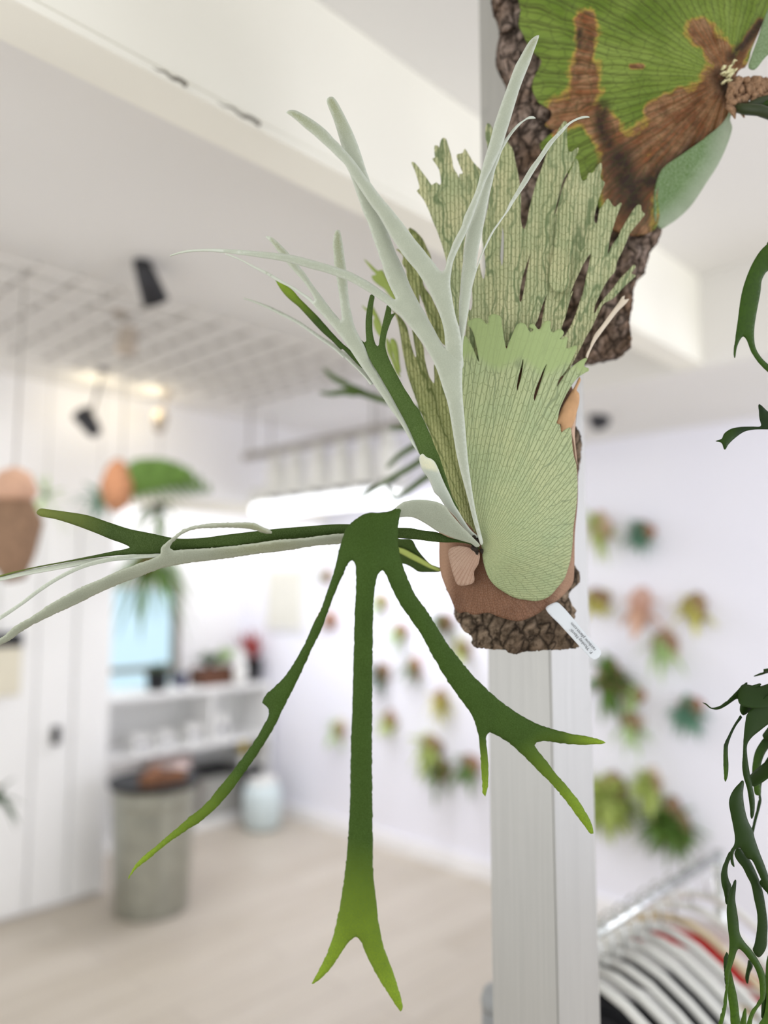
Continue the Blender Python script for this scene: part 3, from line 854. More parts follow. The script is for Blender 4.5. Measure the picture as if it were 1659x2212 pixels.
MB().lathe(q, [(.025, 0), (.03, .02), (.02, .04)], 12).build('moss_ball', 'moss', t, True)
MB().tube([q + ZZ * .03, Vector((q.x, q.y, HC))], .002, 6).build('hanging_wire', 'rod_grey', t)
foliage('foliage', q, .17, 22, 'leaf_green', t, 78, .2, 1.2, .14)
q = at_y(320, 1232, 4.3)
t = empty('trailing_plant', q, 'trailing green fern hanging in front of the alcove window', 'hanging plant')
MB().lathe(q - ZZ * .02, [(.05, 0), (.09, .06), (.1, .1), (.08, .1)], 18).build('basket', 'husk', t, True)
MB().tube([q + ZZ * .08, Vector((q.x, q.y, HC))], .003, 6).build('hanging_wire', 'rod_grey', t)
foliage('foliage', q + ZZ * .05, .3, 60, 'leaf_green', t, 79, .2, 1.3, .12)
q = at_y(25, 1160, 2.6)
t = empty('bark_mount', q, 'brown hollow bark piece at the left edge with a pink top', 'bark')
MB().tube([q + ZZ * .16, q + ZZ * .05 + RT * .01, q - ZZ * .06, q - ZZ * .14 + RT * .02], [.04, .085, .075, .03], 14).build('bark_body', 'cork_small', t, True)
MB().lathe(q + ZZ * .12, [(.06, 0), (.075, .03), (.05, .09), (.01, .11)], 14).build('pink_cap', 'leaf_peach', t, True)
MB().tube([q + ZZ * .16, Vector((q.x, q.y, HC))], .003, 6).build('hanging_wire', 'rod_grey', t)
for (px, py, s_, m_, lb) in ((100, 1075, .16, 'leaf_pale', 'faint pale green airy plant near the left wall'), (215, 1095, .13, 'leaf_blue', 'grey green tuft left of the orange bark mount')):
    q = at_y(px, py, 3.5)
    t = empty('air_plant', q, lb, 'hanging plant')
    MB().lathe(q, [(.012, 0), (.02, .015), (.01, .03)], 10).build('bulb', 'leaf_dark', t, True)
    MB().tube([q + ZZ * .02, Vector((q.x, q.y, HC))], .0015, 6).build('hanging_wire', 'rod_grey', t)
    foliage('foliage', q, s_, 12, m_, t, 90 + px, .3, .5, .1)
q = at_y(-5, 1722, 3.0)
t = empty('dark_plant', q, 'dark leafy tips poking in at the left edge by the plank door', 'plant')
MB().tube([q - RT * .08, q, q + RT * .03 - ZZ * .02], [.02, .02, .008], 8).build('stem', 'stem_dark2' if 'stem_dark2' in MATS else 'leaf_dark', t, True)
foliage('foliage', q, .14, 9, 'leaf_dark', t, 99, .0, .7, .16, RT)

# forked fern on the far side of the pillar
rear = empty('rear_staghorn', P(900, 900, 1.35), 'out of focus dark green forked fern behind the silvery one', 'fern')
def rear_strip(px, w, d0, d1):
    a, b = px[0], px[-1]
    sheet('forked_frond', strip_outline(px, w), [(a[0], a[1], d0), (b[0], b[1], d1), ((a[0] + b[0]) / 2 + 20, (a[1] + b[1]) / 2 - 60, (d0 + d1) / 2)], ['deep_green_frond', 'silver_frond'], rear, step=8, thick=.002, tip=lambda V: 0 * V[:, 0])
rear_strip([(960, 900), (900, 885), (850, 870), (800, 855), (760, 840)], [16, 15, 14, 14, 14], 1.3, 1.5)
rear_strip([(790, 852), (750, 832), (720, 815), (698, 795)], [14, 13, 12, 4], 1.45, 1.55)
rear_strip([(770, 848), (740, 846), (715, 850), (690, 848)], [14, 13, 10, 4], 1.45, 1.55)
rear_strip([(960, 900), (920, 910), (880, 922), (840, 925)], [14, 13, 11, 5], 1.3, 1.4)
rear_strip([(950, 960), (900, 1000), (850, 1030), (800, 1060), (760, 1090)], [12, 12, 11, 9, 4], 1.3, 1.45)
rear_strip([(940, 940), (900, 960), (860, 985), (835, 1010)], [12, 12, 10, 4], 1.3, 1.45)
rear_strip([(960, 1010), (920, 1030), (880, 1060), (850, 1075), (838, 1050)], [12, 12, 11, 9, 5], 1.3, 1.4)

MB().tube([P(955, 905, 1.3), P(1000, 930, 1.22), P(1060, 960, 1.15), Vector((c0.x + ps * .6, c0.y + ps + .012, P(1060, 960, 1.1).z))], [.012, .014, .016, .02], 10).build('stem', 'leaf_dark', rear, True)

# ---------------------------------------------------------------- clothes rail
plain('chrome', rgb(206, 208, 206), 0.2, metal=0.85, var=0.03)
plain('hanger_white', rgb(226, 226, 220), 0.35, var=0.02)
plain('hanger_wood', rgb(206, 188, 156), 0.5, var=0.08)
plain('cloth_black', rgb(30, 30, 34), 0.9, var=0.15, scale=200)
plain('cloth_grey', rgb(66, 66, 70), 0.9, var=0.15, scale=200)
plain('cloth_white', rgb(240, 240, 238), 0.85, var=0.02, scale=200)
plain('cloth_red', rgb(196, 46, 44), 0.85, var=0.08, scale=200)
YR = .74
r0, r1 = at_y(1290, 2012, YR), at_y(1545, 1852, YR); zr = (r0.z + r1.z) / 2
rail = empty('clothes_rail', ((r0.x + r1.x) / 2, YR, 0), 'chrome clothes rail standing right of the pillar', 'clothes rail')
xl, xr_ = r0.x - .16, r1.x + .02
MB().tube([(xl, YR, zr), (xr_, YR, zr)], .012, 12).build('top_bar', 'chrome', rail, True)
MB().tube([(xl, YR + .03, zr - .03), (xr_, YR + .03, zr - .03)], .006, 10).build('second_bar', 'chrome', rail, True)
for x in (xl, xr_):
    MB().tube([(x, YR, zr + .01), (x, YR, .04)], .014, 12).build('upright', 'chrome', rail, True)
    MB().tube([(x, YR - .25, .02), (x, YR + .25, .02)], .014, 10).build('foot', 'chrome', rail, True)
def hanger(x, mat, label, yaw, dz=0.0):
    t = empty('coat_hanger', (x, YR, zr), label, 'hanger', 'hangers on the clothes rail')
    cy, sy = math.cos(yaw), math.sin(yaw)
    def L(y, z): return Vector((x + y * sy, YR + y * cy, zr + z + dz))
    MB().tube([L(.0, -.075), L(.0, -.03), L(.018, -.012), L(.022, .006), L(.010, .02), L(-.008, .017), L(-.013, .006)], .0022, 6).build('hook', 'chrome', t, True)
    MB().tube([L(0, -.07), L(.03, -.074), L(.07, -.088), L(.12, -.118), L(.17, -.155), L(.215, -.19), L(.22, -.2), L(.2, -.203), L(.1, -.2), L(0, -.198), L(-.1, -.2), L(-.2, -.203), L(-.22, -.2), L(-.215, -.19), L(-.17, -.155), L(-.12, -.118), L(-.07, -.088), L(-.03, -.074), L(0, -.07)], .0085, 8).build('hanger_body', mat, t, True)
    return t
def garment(x, mat, label, yaw, th, trim=None):
    t = empty('shirt', (x, YR, zr - .1), label, 'garment', 'garments on the clothes rail')
    cy, sy = math.cos(yaw), math.sin(yaw)
    mb = MB(); bm = mb.bm
    prof = []
    for i in range(25):
        y = -.26 + .52 * i / 24; a = abs(y)
        z = -.125 - max(0, a - .05) * .53 - (max(0, a - .22) * 3.0)
        prof.append((y, z))
    rows = []
    for s_ in (-1, 1):
        rr = []
        for (y, z) in prof:
            col = []
            for j in range(7):
                f_ = j / 6; zz = z + (-.72 - z) * f_
                o_ = s_ * th * (.25 + .75 * math.sqrt(f_)) + .006 * math.sin(y * 40 + j) * f_
                col.append(bm.verts.new((x + o_ * cy + y * sy, YR + y * cy - o_ * sy, zr + zz)))
            rr.append(col)
        rows.append(rr)
    for r_ in rows:
        for i in range(24):
            for j in range(6): bm.faces.new((r_[i][j], r_[i + 1][j], r_[i + 1][j + 1], r_[i][j + 1]))
    for i in range(24): bm.faces.new((rows[0][i][0], rows[1][i][0], rows[1][i + 1][0], rows[0][i + 1][0]))
    for i in (0, 24):
        for j in range(6): bm.faces.new((rows[0][i][j], rows[0][i][j + 1], rows[1][i][j + 1], rows[1][i][j]))
    mb.build('cloth_body', mat, t, True)
    if trim:
        mb = MB(); bm = mb.bm
        q = [(y, z + .004) for y, z in prof if -.2 < y < -.05]
        vs = []
        for (y, z) in q: vs.append((bm.verts.new((x - th * .5 + y * sy, YR + y * cy, zr + z)), bm.verts.new((x + th * .5 + y * sy, YR + y * cy, zr + z + .002))))
        for i in range(len(vs) - 1): bm.faces.new((vs[i][0], vs[i][1], vs[i + 1][1], vs[i + 1][0]))
        mb.build('shoulder_band', trim, t, True)
    return t
ORD = ['first', 'second', 'third', 'fourth', 'fifth', 'sixth', 'seventh', 'eighth', 'ninth', 'tenth']
GC = ['cloth_black', 'cloth_black', 'cloth_black', 'cloth_white', 'cloth_black', 'cloth_grey', 'cloth_white', 'cloth_white', 'cloth_red', 'cloth_white']
CN = {'cloth_black': 'black', 'cloth_white': 'white', 'cloth_grey': 'dark grey', 'cloth_red': 'red and white'}
HP = [1268, 1296, 1322, 1348, 1374, 1400, 1426, 1456, 1490, 1524]
for i, px in enumerate(HP):
    q = at_y(px, 1280 + (2012 - 1280) * (2450 - px) / (2450 - 1290.0), YR)
    yaw = math.radians([1, -1, 1, 0, -1, 1, 0, 1, 0, 1][i])
    hanger(q.x, 'hanger_wood' if i == 7 else 'hanger_white', ('pale wooden hanger, the only wooden one on the rail' if i == 7 else ORD[i] + ' white hanger along the rail from the pillar'), yaw)
    garment(q.x, GC[i], ORD[i] + ' garment along the rail from the pillar, ' + CN[GC[i]], yaw, .012, 'cloth_white' if GC[i] == 'cloth_red' else None)
# ---------------------------------------------------------------- main staghorn fern on its cork slab
GX, GY = 1038, 1178
fern = empty('staghorn_fern', P(1110, 1400, 0.86),
             'silvery staghorn fern with long forked fronds mounted on a cork slab', 'fern')

def bark_disp(freq, amp, seed):
    def f(V, ed):
        out = np.zeros(len(V))
        for i, (x, y) in enumerate(V):
            p = Vector(((x * .8 - y * .6) * freq * .55, (x * .6 + y * .8) * freq * 1.5, seed))
            r = noise.multi_fractal(p, 0.9, 2.1, 5)
            v = noise.voronoi(p * 1.7)[0]
            out[i] = -amp * (0.8 * r + 1.2 * min(v[1] - v[0], 0.5) * 2 - 1.2)
        return out + 0.006 * np.exp(-ed / 8.0)
    return f
bark_px = T('R5', (440, 1760), (448, 1840), (490, 1900), (505, 1935), (560, 1970), (592, 2020), (588, 2060), (660, 2072), (750, 2080), (830, 2082),
            (860, 2110), (900, 2116), (960, 2100), (1060, 2092), (1160, 2084), (1250, 2082), (1330, 2072), (1395, 2060), (1370, 1980), (1340, 1900),
            (1362, 1830), (1370, 1780), (1342, 1740), (1318, 1650), (1370, 1592), (1402, 1552), (1390, 1480), (1362, 1430), (1352, 1300), (1365, 1000),
            (1385, 760), (1398, 670), (1412, 560), (1410, 430), (1388, 385), (1300, 300), (1000, 250), (600, 300), (420, 700), (360, 1200), (380, 1600))
sheet('bark_slab', bark_px, [(990, 1350, .845), (1110, 1390, .835), (1240, 1380, .85), (1250, 1250, .868), (1255, 950, .885), (1100, 950, .87), (980, 1100, .87), (1100, 1300, .85), (960, 950, .88)],
      'bark_cork', fern, step=4.0, slab=0.026, disp=bark_disp(0.020, 0.0045, 3.0), jag=0.8)

# dry brown shield fronds under the green one
brown_px = T('R5', (315, 1258), (316, 1400), (330, 1500), (362, 1590), (402, 1680), (440, 1765), (470, 1800), (520, 1790), (580, 1812), (700, 1798), (760, 1822),
             (850, 1850), (930, 1862), (1000, 1842), (1080, 1802), (1140, 1762), (1200, 1722), (1280, 1655), (1345, 1570), (1358, 1440), (1362, 1200), (1385, 900),
             (1378, 600), (1362, 420), (1376, 220), (1340, 60), (1260, -120), (1000, -260), (700, -200), (560, 200), (480, 560), (400, 900), (320, 1100))
sheet('dry_shield_frond', brown_px, [(950, 1180, .842), (965, 1290, .838), (1000, 1200, .806), (1040, 1230, .797), (1040, 1320, .812), (1100, 1330, .814), (1110, 1200, .789), (1190, 1300, .834), (1235, 1250, .842),
      (1248, 1100, .846), (1250, 920, .855), (1110, 1000, .80), (1000, 950, .835), (1150, 870, .828), (1100, 760, .8265), (1230, 820, .836)], 'shield_brown', fern, step=6,
      vein=radial(GX, GY, 2.2, 1.2, 3.0), tip=lambda V: np.clip(np.maximum((985 - V[:, 0]) / 26, (V[:, 0] - 1180 - (1300 - V[:, 1]) * .3) / 30), 0, .9), thick=0.0015)
sheet('papery_scale', T('R5', (385, 1330), (402, 1300), (470, 1282), (560, 1300), (622, 1332), (615, 1420), (582, 1480), (580, 1560), (520, 1586), (458, 1580), (430, 1520), (402, 1420)),
      [(970, 1190, .816), (1030, 1195, .786), (1020, 1255, .792), (990, 1262, .806)], 'paper_veined', fern, step=6, thick=0.0008, vein=radial(GX, GY, 2.2, 2.5, 3.6))
sheet('dry_leaf_edge', T('Z7', (1050, 963), (1070, 985), (1072, 1060), (1050, 1150), (1032, 1220), (1000, 1285), (962, 1302), (915, 1322), (908, 1290), (915, 1248), (878, 1246), (898, 1180), (930, 1100),
      (975, 1020), (1030, 930), (1076, 845), (1085, 870), (1060, 930)), [(1250, 850, .836), (1250, 900, .83), (1205, 920, .815), (1220, 880, .826)], 'dry_brown', fern, step=6, thick=0.0009, bulge=0.003)
sheet('dry_edge_strip', T('R5', (1330, 380), (1352, 480), (1368, 600), (1382, 660), (1372, 560), (1362, 430), (1380, 200), (1392, 130), (1360, 200)),
      [(1235, 940, .828), (1246, 1000, .83), (1248, 860, .838)], 'paper_brown', fern, step=5, thick=0.0009)

# green shield frond
s1 = T('R5', (645, 1300), (650, 1370), (668, 1450), (700, 1530), (750, 1592), (820, 1640), (900, 1682), (980, 1697), (1060, 1706), (1130, 1690), (1180, 1658), (1230, 1600), (1278, 1540), (1302, 1480),
       (1330, 1380), (1345, 1250), (1350, 1150), (1362, 1060), (1376, 950), (1382, 850), (1380, 750), (1372, 650), (1355, 590), (1342, 500), (1336, 420), (1325, 368), (1290, 385), (1258, 406), (1246, 347), (1222, 336))
s1 += T('Z7', (890, 1200), (902, 1130), (930, 1060), (970, 980), (1020, 900), (1070, 845), (1120, 812), (1155, 792), (1152, 772), (1116, 757), (1120, 730), (1141, 692), (1127, 683), (1060, 720), (1000, 770), (950, 830), (905, 895),
        (884, 932), (884, 915), (905, 860), (960, 790), (1010, 700), (1046, 620), (1056, 585), (1038, 575), (1000, 592), (964, 602), (968, 545), (976, 512), (957, 501), (922, 520), (903, 526), (938, 482), (941, 465), (915, 438),
        (880, 445), (850, 466), (832, 458), (826, 405), (831, 375), (812, 364), (780, 370), (757, 398), (745, 432), (720, 439), (702, 415), (684, 394), (656, 396), (646, 418), (682, 440), (655, 462), (628, 425), (612, 397), (580, 383), (545, 395), (524, 430),
        (498, 490), (468, 560), (450, 606), (436, 550), (420, 450), (411, 390), (404, 338), (370, 314), (335, 308), (301, 328), (296, 385), (280, 396), (250, 360), (210, 343), (160, 350), (118, 376), (120, 400), (150, 430), (170, 480), (190, 560), (205, 640),
        (215, 718), (190, 665), (160, 592), (120, 520), (95, 492), (60, 600), (50, 760), (50, 1000), (70, 1300), (110, 1580))
s1 += T('R5', (515, 800), (555, 950), (595, 1100), (618, 1200), (636, 1270))
hs1 = [T('Z7', (592, 690), (596, 720), (580, 830), (562, 900), (543, 965), (538, 940), (552, 850), (572, 770)),
       T('Z7', (795, 735), (775, 800), (745, 890), (715, 990), (690, 1052), (682, 1030), (700, 950), (740, 850), (770, 775))]
def s1_tip(V):
    ax = 965 - 0.0 * V[:, 0]
    y = V[:, 1]
    return np.clip((800 + 12 * np.sin(V[:, 0] * 0.06) + (V[:, 0] - 1110) * 0.10 - y) / 22.0, 0, 1) * 0.95
S1C = [(1042, 1178, .787), (1070, 1140, .779), (1110, 1100, .776), (1240, 1000, .812), (1245, 1150, .818), (1225, 1255, .826), (1150, 1290, .812), (1110, 1297, .806), (1060, 1250, .79), (1110, 1200, .775), (1180, 1150, .785),
       (1000, 950, .80), (1030, 1060, .785), (1120, 950, .783), (1240, 830, .818), (1270, 795, .824), (1020, 700, .822), (1090, 690, .812), (1120, 800, .80), (1200, 720, .82), (1250, 760, .824)]
sheet('green_shield_frond', s1, S1C, 'shield_green', fern, holes=hs1, step=5.0, vein=radial(GX, GY, 2.3, 3.0, 0.35), tip=s1_tip, thick=0.0012,
      disp=lambda V, ed: 0.0012 * np.sin(np.arctan2(V[:, 0] - GX, GY - V[:, 1]) * 16) * np.clip((900 - V[:, 1]) / 200, 0, 1))

# tall netted fan behind it
s2 = T('Z7', (95, 560), (100, 480), (110, 400), (125, 262), (140, 280), (158, 240)) + T('Z5', (888, 2080), (885, 2000), (905, 1920), (935, 1800), (972, 1705), (985, 1780), (1002, 1862), (1020, 1896), (1036, 1860), (1046, 1750), (1042, 1650), (1030, 1560), (1008, 1420),
      (1012, 1300), (1050, 1150), (1080, 1000), (1100, 800), (1108, 600), (1098, 450), (1068, 290), (1048, 200), (1050, 85), (1070, 30), (1110, 60), (1136, 112), (1200, 190), (1298, 248), (1330, 290), (1366, 342), (1390, 450), (1420, 580), (1442, 690), (1456, 800),
      (1466, 920), (1466, 1050), (1465, 1180), (1480, 1262), (1500, 1297), (1524, 1270), (1545, 1200), (1570, 1060), (1602, 930))
s2 += T('Z6', (340, 700), (390, 570), (432, 450), (480, 320), (540, 200), (600, 92), (648, 18), (670, 3), (686, 20), (691, 80), (688, 180), (691, 280), (700, 342), (716, 373), (750, 373), (790, 342), (824, 323), (832, 342), (810, 398), (790, 440),
        (760, 500), (738, 545), (700, 612), (640, 722), (620, 800), (592, 900), (566, 1000), (546, 1090), (537, 1132), (556, 1105), (586, 1010), (610, 905), (640, 802), (682, 702), (722, 620), (762, 530), (795, 452), (822, 492), (840, 580), (856, 682),
        (880, 723), (910, 716), (936, 680), (955, 628), (1000, 626), (1040, 570), (1078, 512), (1102, 508), (1104, 600), (1090, 690), (1142, 741), (1126, 790), (1090, 880), (1060, 970), (1036, 1060), (1016, 1150), (1020, 1216), (1036, 1229), (1056, 1214),
        (1070, 1130), (1086, 1058), (1130, 1000), (1180, 934), (1220, 990), (1256, 1031), (1300, 1012), (1334, 977), (1344, 995), (1310, 1080), (1270, 1190), (1232, 1310), (1202, 1420), (1186, 1530), (1176, 1602), (1196, 1575), (1240, 1480), (1300, 1400),
        (1352, 1290), (1430, 1160), (1500, 1050), (1550, 1002), (1577, 1025), (1576, 1070), (1596, 1096), (1621, 1116), (1590, 1162), (1520, 1250), (1442, 1350), (1392, 1470), (1342, 1580), (1292, 1680), (1276, 1760), (1260, 1812), (1190, 1890), (1130, 1990),
        (1070, 2110), (1030, 2200))
s2 += T('Z7', (1198, 292), (1206, 306), (1240, 240), (1290, 170)) + T('Z6', (1240, 2010), (1330, 1890), (1420, 1800), (1495, 1722), (1512, 1745), (1480, 1800), (1458, 1826), (1512, 1852), (1490, 1882), (1400, 1962), (1330, 2032), (1250, 2122))
s2 += T('Z7', (1280, 222), (1222, 330), (1180, 420), (1132, 500), (1092, 580), (1050, 662), (1010, 740), (960, 832), (800, 800), (500, 760), (250, 760))
hs2 = [T('Z6', (252, 1590), (236, 1690), (212, 1820), (190, 1960), (166, 2080), (140, 2172), (122, 2150), (128, 2040), (150, 1910), (182, 1790), (220, 1680)),
       T('Z7', (800, 130), (770, 200), (742, 280), (712, 370), (692, 412), (722, 452), (750, 412), (764, 330), (782, 230), (796, 150)),
       T('Z5', (1242, 1250), (1232, 1400), (1220, 1540), (1216, 1640), (1236, 1742), (1252, 1680), (1262, 1500), (1262, 1350), (1250, 1290)),
       T('Z6', (974, 1590), (900, 1690), (830, 1830), (770, 1960), (722, 2100)) + T('Z7', (1018, 110), (984, 220), (952, 340), (920, 440), (940, 500), (992, 432), (1050, 300), (1098, 150)) + T('Z6', (870, 2130), (900, 2000), (930, 1850), (962, 1700))]
S2C = [(1010, 740, .832), (1100, 740, .826), (1200, 740, .832), (1240, 790, .836), (1020, 600, .85), (1150, 600, .838), (1250, 600, .846), (1320, 560, .858), (1070, 300, .872), (1220, 270, .862), (1300, 360, .868), (1340, 445, .872), (1385, 450, .878), (1365, 600, .87), (1130, 450, .852)]
def fan_disp(V, ed):
    th = np.arctan2(V[:, 0] - GX, 1100 - V[:, 1])
    return 0.0018 * np.sin(th * 42) + 0.002 * (1 - np.exp(-ed / 10.0))
sheet('netted_fan_frond', s2, S2C, ['fan_green', 'fan_olive'], fern, holes=hs2, step=5.0, vein=radial(1070, 1150, .42, 2.6, 0, .85), thick=0.001, disp=fan_disp)
sheet('rounded_fan_lobe', T('Z6', (470, 1900), (520, 1600), (545, 1400), (556, 1250), (572, 1120), (600, 1040), (640, 968), (680, 941), (722, 960), (752, 1010), (771, 1080), (776, 1150), (766, 1250), (758, 1420), (730, 1700), (690, 2000), (560, 2050)),
      [(1220, 430, .852), (1225, 520, .840), (1205, 600, .832), (1200, 630, .83)], 'fan_green', fern, step=5.5, vein=radial(1070, 1150, .42, 2.6, 0, .85), thick=0.001)
s3 = T('Z5', (580, 1720), (568, 1650), (545, 1560), (510, 1440), (470, 1320), (420, 1200), (370, 1080), (310, 960), (262, 890), (224, 838), (252, 815), (250, 770), (230, 690), (200, 590), (162, 497), (186, 497), (230, 540), (290, 620), (350, 700), (402, 772), (430, 755), (455, 739), (500, 772),
       (513, 745), (506, 660), (490, 580), (450, 510), (412, 453), (442, 445), (438, 380), (440, 297), (470, 300), (490, 322), (510, 240), (536, 208), (572, 220), (592, 280), (620, 370), (646, 470), (660, 560), (700, 630), (736, 692), (734, 640), (776, 632), (750, 560), (720, 480), (703, 408),
       (770, 388), (796, 338), (840, 400), (900, 500), (985, 592), (1030, 700), (980, 850), (920, 1000), (870, 1150), (830, 1300), (805, 1420), (790, 1500), (783, 1580), (778, 1680), (762, 1800), (750, 1950), (735, 2100), (728, 2212)) + T('Z3', (1395, 1240), (1330, 1060), (1250, 850), (1200, 700))
sheet('netted_fan_frond', s3, [(965, 560, .852), (990, 700, .835), (890, 355, .872), (960, 300, .876), (1005, 325, .874), (1030, 400, .866), (940, 480, .86), (1000, 600, .846)], ['fan_green', 'fan_olive'], fern, step=5.0, vein=radial(1040, 1150, .42, 2.6, 0, .85), thick=0.001,
      disp=lambda V, ed: 0.002 * np.sin(V[:, 0] * 0.12))
s5 = T('Z3', (580, 1040), (622, 1100), (660, 1200), (690, 1350), (712, 1500), (740, 1650), (772, 1800), (822, 1960), (880, 2120)) + T('R5', (130, 130), (182, 270), (250, 430), (302, 600), (362, 750), (412, 880), (442, 965), (482, 1055), (560, 1135), (606, 1185), (612, 1130), (560, 900), (520, 700), (480, 450), (430, 200), (395, 60)) + \
     T('Z3', (1270, 2130), (1212, 1990), (1160, 1830), (1110, 1722), (1092, 1700), (1092, 1922), (1040, 1850), (1002, 1720), (976, 1600), (960, 1480), (900, 1370), (832, 1280), (842, 1350), (862, 1480), (880, 1600), (866, 1622), (830, 1530), (792, 1380), (762, 1250), (700, 1150))
sheet('netted_fan_frond', s5, [(850, 670, .87), (880, 760, .862), (900, 860, .855), (950, 870, .842), (940, 1000, .842), (990, 1080, .81), (1028, 1148, .792), (1000, 1000, .815), (960, 900, .838)], ['fan_olive', 'fan_green'], fern, step=5.5, vein=radial(1036, 1170, .42, 2.8, 0, .85), thick=0.001,
      disp=lambda V, ed: 0.002 * np.sin(V[:, 0] * 0.16 - V[:, 1] * 0.05))
s6 = T('Z3', (640, 320), (722, 405), (712, 490), (764, 560), (772, 650), (802, 752), (860, 870), (920, 975), (918, 850), (960, 950), (990, 1050), (1030, 1170), (1100, 1290), (1180, 1440), (1236, 1470), (1222, 1330), (1182, 1150), (1062, 900), (962, 720),
       (1010, 500), (1052, 440), (1000, 290), (950, 190), (862, 100), (800, 64), (785, 90), (830, 200), (760, 330))
sheet('netted_fan_frond', s6, [(860, 545, .88), (885, 495, .885), (930, 560, .875), (905, 650, .868), (960, 740, .85), (940, 680, .86)], ['fan_olive', 'fan_green'], fern, step=5.5, vein=radial(1036, 1170, .42, 2.8, 0, .85), thick=0.001,
      disp=lambda V, ed: 0.003 * np.sin(V[:, 0] * 0.2))
for k, pl in enumerate([T('Z3', (255, 440), (330, 500), (420, 580), (470, 568), (530, 680), (582, 790), (632, 900), (640, 960), (560, 880), (500, 800), (440, 760), (370, 700), (345, 640), (400, 625), (340, 560)),
                        T('Z3', (230, 990), (290, 1030), (340, 990), (390, 1060), (440, 1160), (470, 1260), (500, 1400), (440, 1360), (390, 1280), (365, 1180), (380, 1140), (330, 1080), (270, 1050)),
                        T('Z3', (570, 1400), (600, 1385), (640, 1430), (665, 1540), (675, 1650), (690, 1800), (650, 1740), (610, 1600), (575, 1480)),
                        T('Z3', (520, 1380), (560, 1440), (600, 1600), (640, 1720), (690, 1850), (640, 1800), (580, 1640), (535, 1540))]):
    o = sheet('fan_tip', pl, [(780, 560, .95), (830, 640, .94), (850, 750, .93), (800, 700, .95)], ['bright_frond', 'green_frond'], fern, step=6, thick=0.001, tip=lambda V: 0 * V[:, 0], seed=k + 5)
sheet('pale_dry_strand', T('Z7', (1140, 690), (1130, 670), (1165, 580), (1200, 490), (1260, 410), (1340, 300), (1400, 220), (1442, 160), (1462, 150), (1455, 185), (1496, 180), (1470, 220), (1400, 290), (1330, 380), (1262, 470), (1200, 560), (1160, 640)),
      [(1270, 770, .832), (1300, 700, .842), (1345, 640, .855), (1360, 645, .858)], 'pale_dry', fern, step=5, thick=0.001, bulge=0.002, bscale=4)

# --- antler fronds
a1 = T('Z8', (1545, 1640), (1528, 1590), (1500, 1500), (1470, 1400), (1440, 1280), (1400, 1120), (1360, 970), (1320, 820), (1280, 650), (1250, 480), (1220, 290), (1190, 120)) + \
     T('Z3', (1237, 2101), (1200, 1990), (1150, 1830), (1100, 1700), (1050, 1600), (1000, 1520), (960, 1450), (900, 1370), (830, 1280), (760, 1200), (690, 1120), (600, 1050), (530, 985), (450, 930), (340, 855), (200, 770), (100, 715), (10, 678)) + \
     T('Z2', (1520, 485), (1400, 445), (1300, 420), (1190, 388), (1060, 355), (950, 335), (850, 320), (720, 300), (600, 285), (480, 268), (350, 258), (200, 265), (100, 282), (30, 302), (28, 296), (100, 270), (180, 250), (300, 240), (420, 237), (520, 239), (650, 247), (800, 259), (980, 274), (1100, 289),
       (1250, 324), (1380, 360), (1500, 394), (1605, 429), (1650, 446)) + T('Z3', (110, 600), (200, 648), (300, 703), (400, 768), (500, 838), (560, 884), (600, 912), (625, 924), (636, 912), (620, 880), (570, 780), (520, 660), (486, 560), (468, 490), (440, 420), (420, 350), (390, 270), (365, 200), (340, 120), (318, 60), (302, 6)) + \
     T('Z1', (1020, 1540), (980, 1420), (940, 1310), (900, 1190), (868, 1100), (840, 1000), (800, 880), (765, 760), (718, 600), (660, 420), (610, 300), (586, 225), (592, 180), (618, 160), (650, 158), (685, 185), (722, 240), (782, 350), (832, 450), (890, 570), (932, 670), (970, 770), (1010, 890), (1050, 1020), (1092, 1140),
       (1140, 1280), (1200, 1450), (1270, 1650), (1322, 1785)) + T('Z3', (590, 240), (640, 370), (692, 480), (750, 610), (802, 740), (852, 850), (912, 960), (972, 1060), (1032, 1170), (1090, 1270), (1142, 1370), (1182, 1440), (1208, 1482), (1240, 1500), (1330, 1440), (1420, 1440), (1434, 1560), (1430, 1700), (1426, 1850), (1434, 2050)) + \
     T('Z8', (1345, 0), (1356, 120), (1370, 280), (1386, 480), (1406, 700), (1432, 900), (1462, 1100), (1492, 1270), (1532, 1440), (1562, 1560), (1575, 1620), (1562, 1648))
A1C = [(1040, 1172, .778), (1000, 1000, .762), (980, 860, .752), (960, 760, .748), (880, 620, .75), (760, 590, .752), (600, 560, .756), (380, 548, .766), (800, 450, .754), (715, 220, .758), (1000, 780, .752), (760, 350, .756)]
SV = ['silver_frond', 'deep_green_frond']
tA = tips((620, 240, 130), (715, 212, 110), (1160, 80, 70), (375, 548, 120), (1268, 255, 40))
fA = sheet('antler_frond', a1, A1C, SV, fern, step=6, bulge=0.0035, bscale=10, tip=tA, thick=0.0016)
fA['label'] = 'tall silver antler frond with seven forked tines'
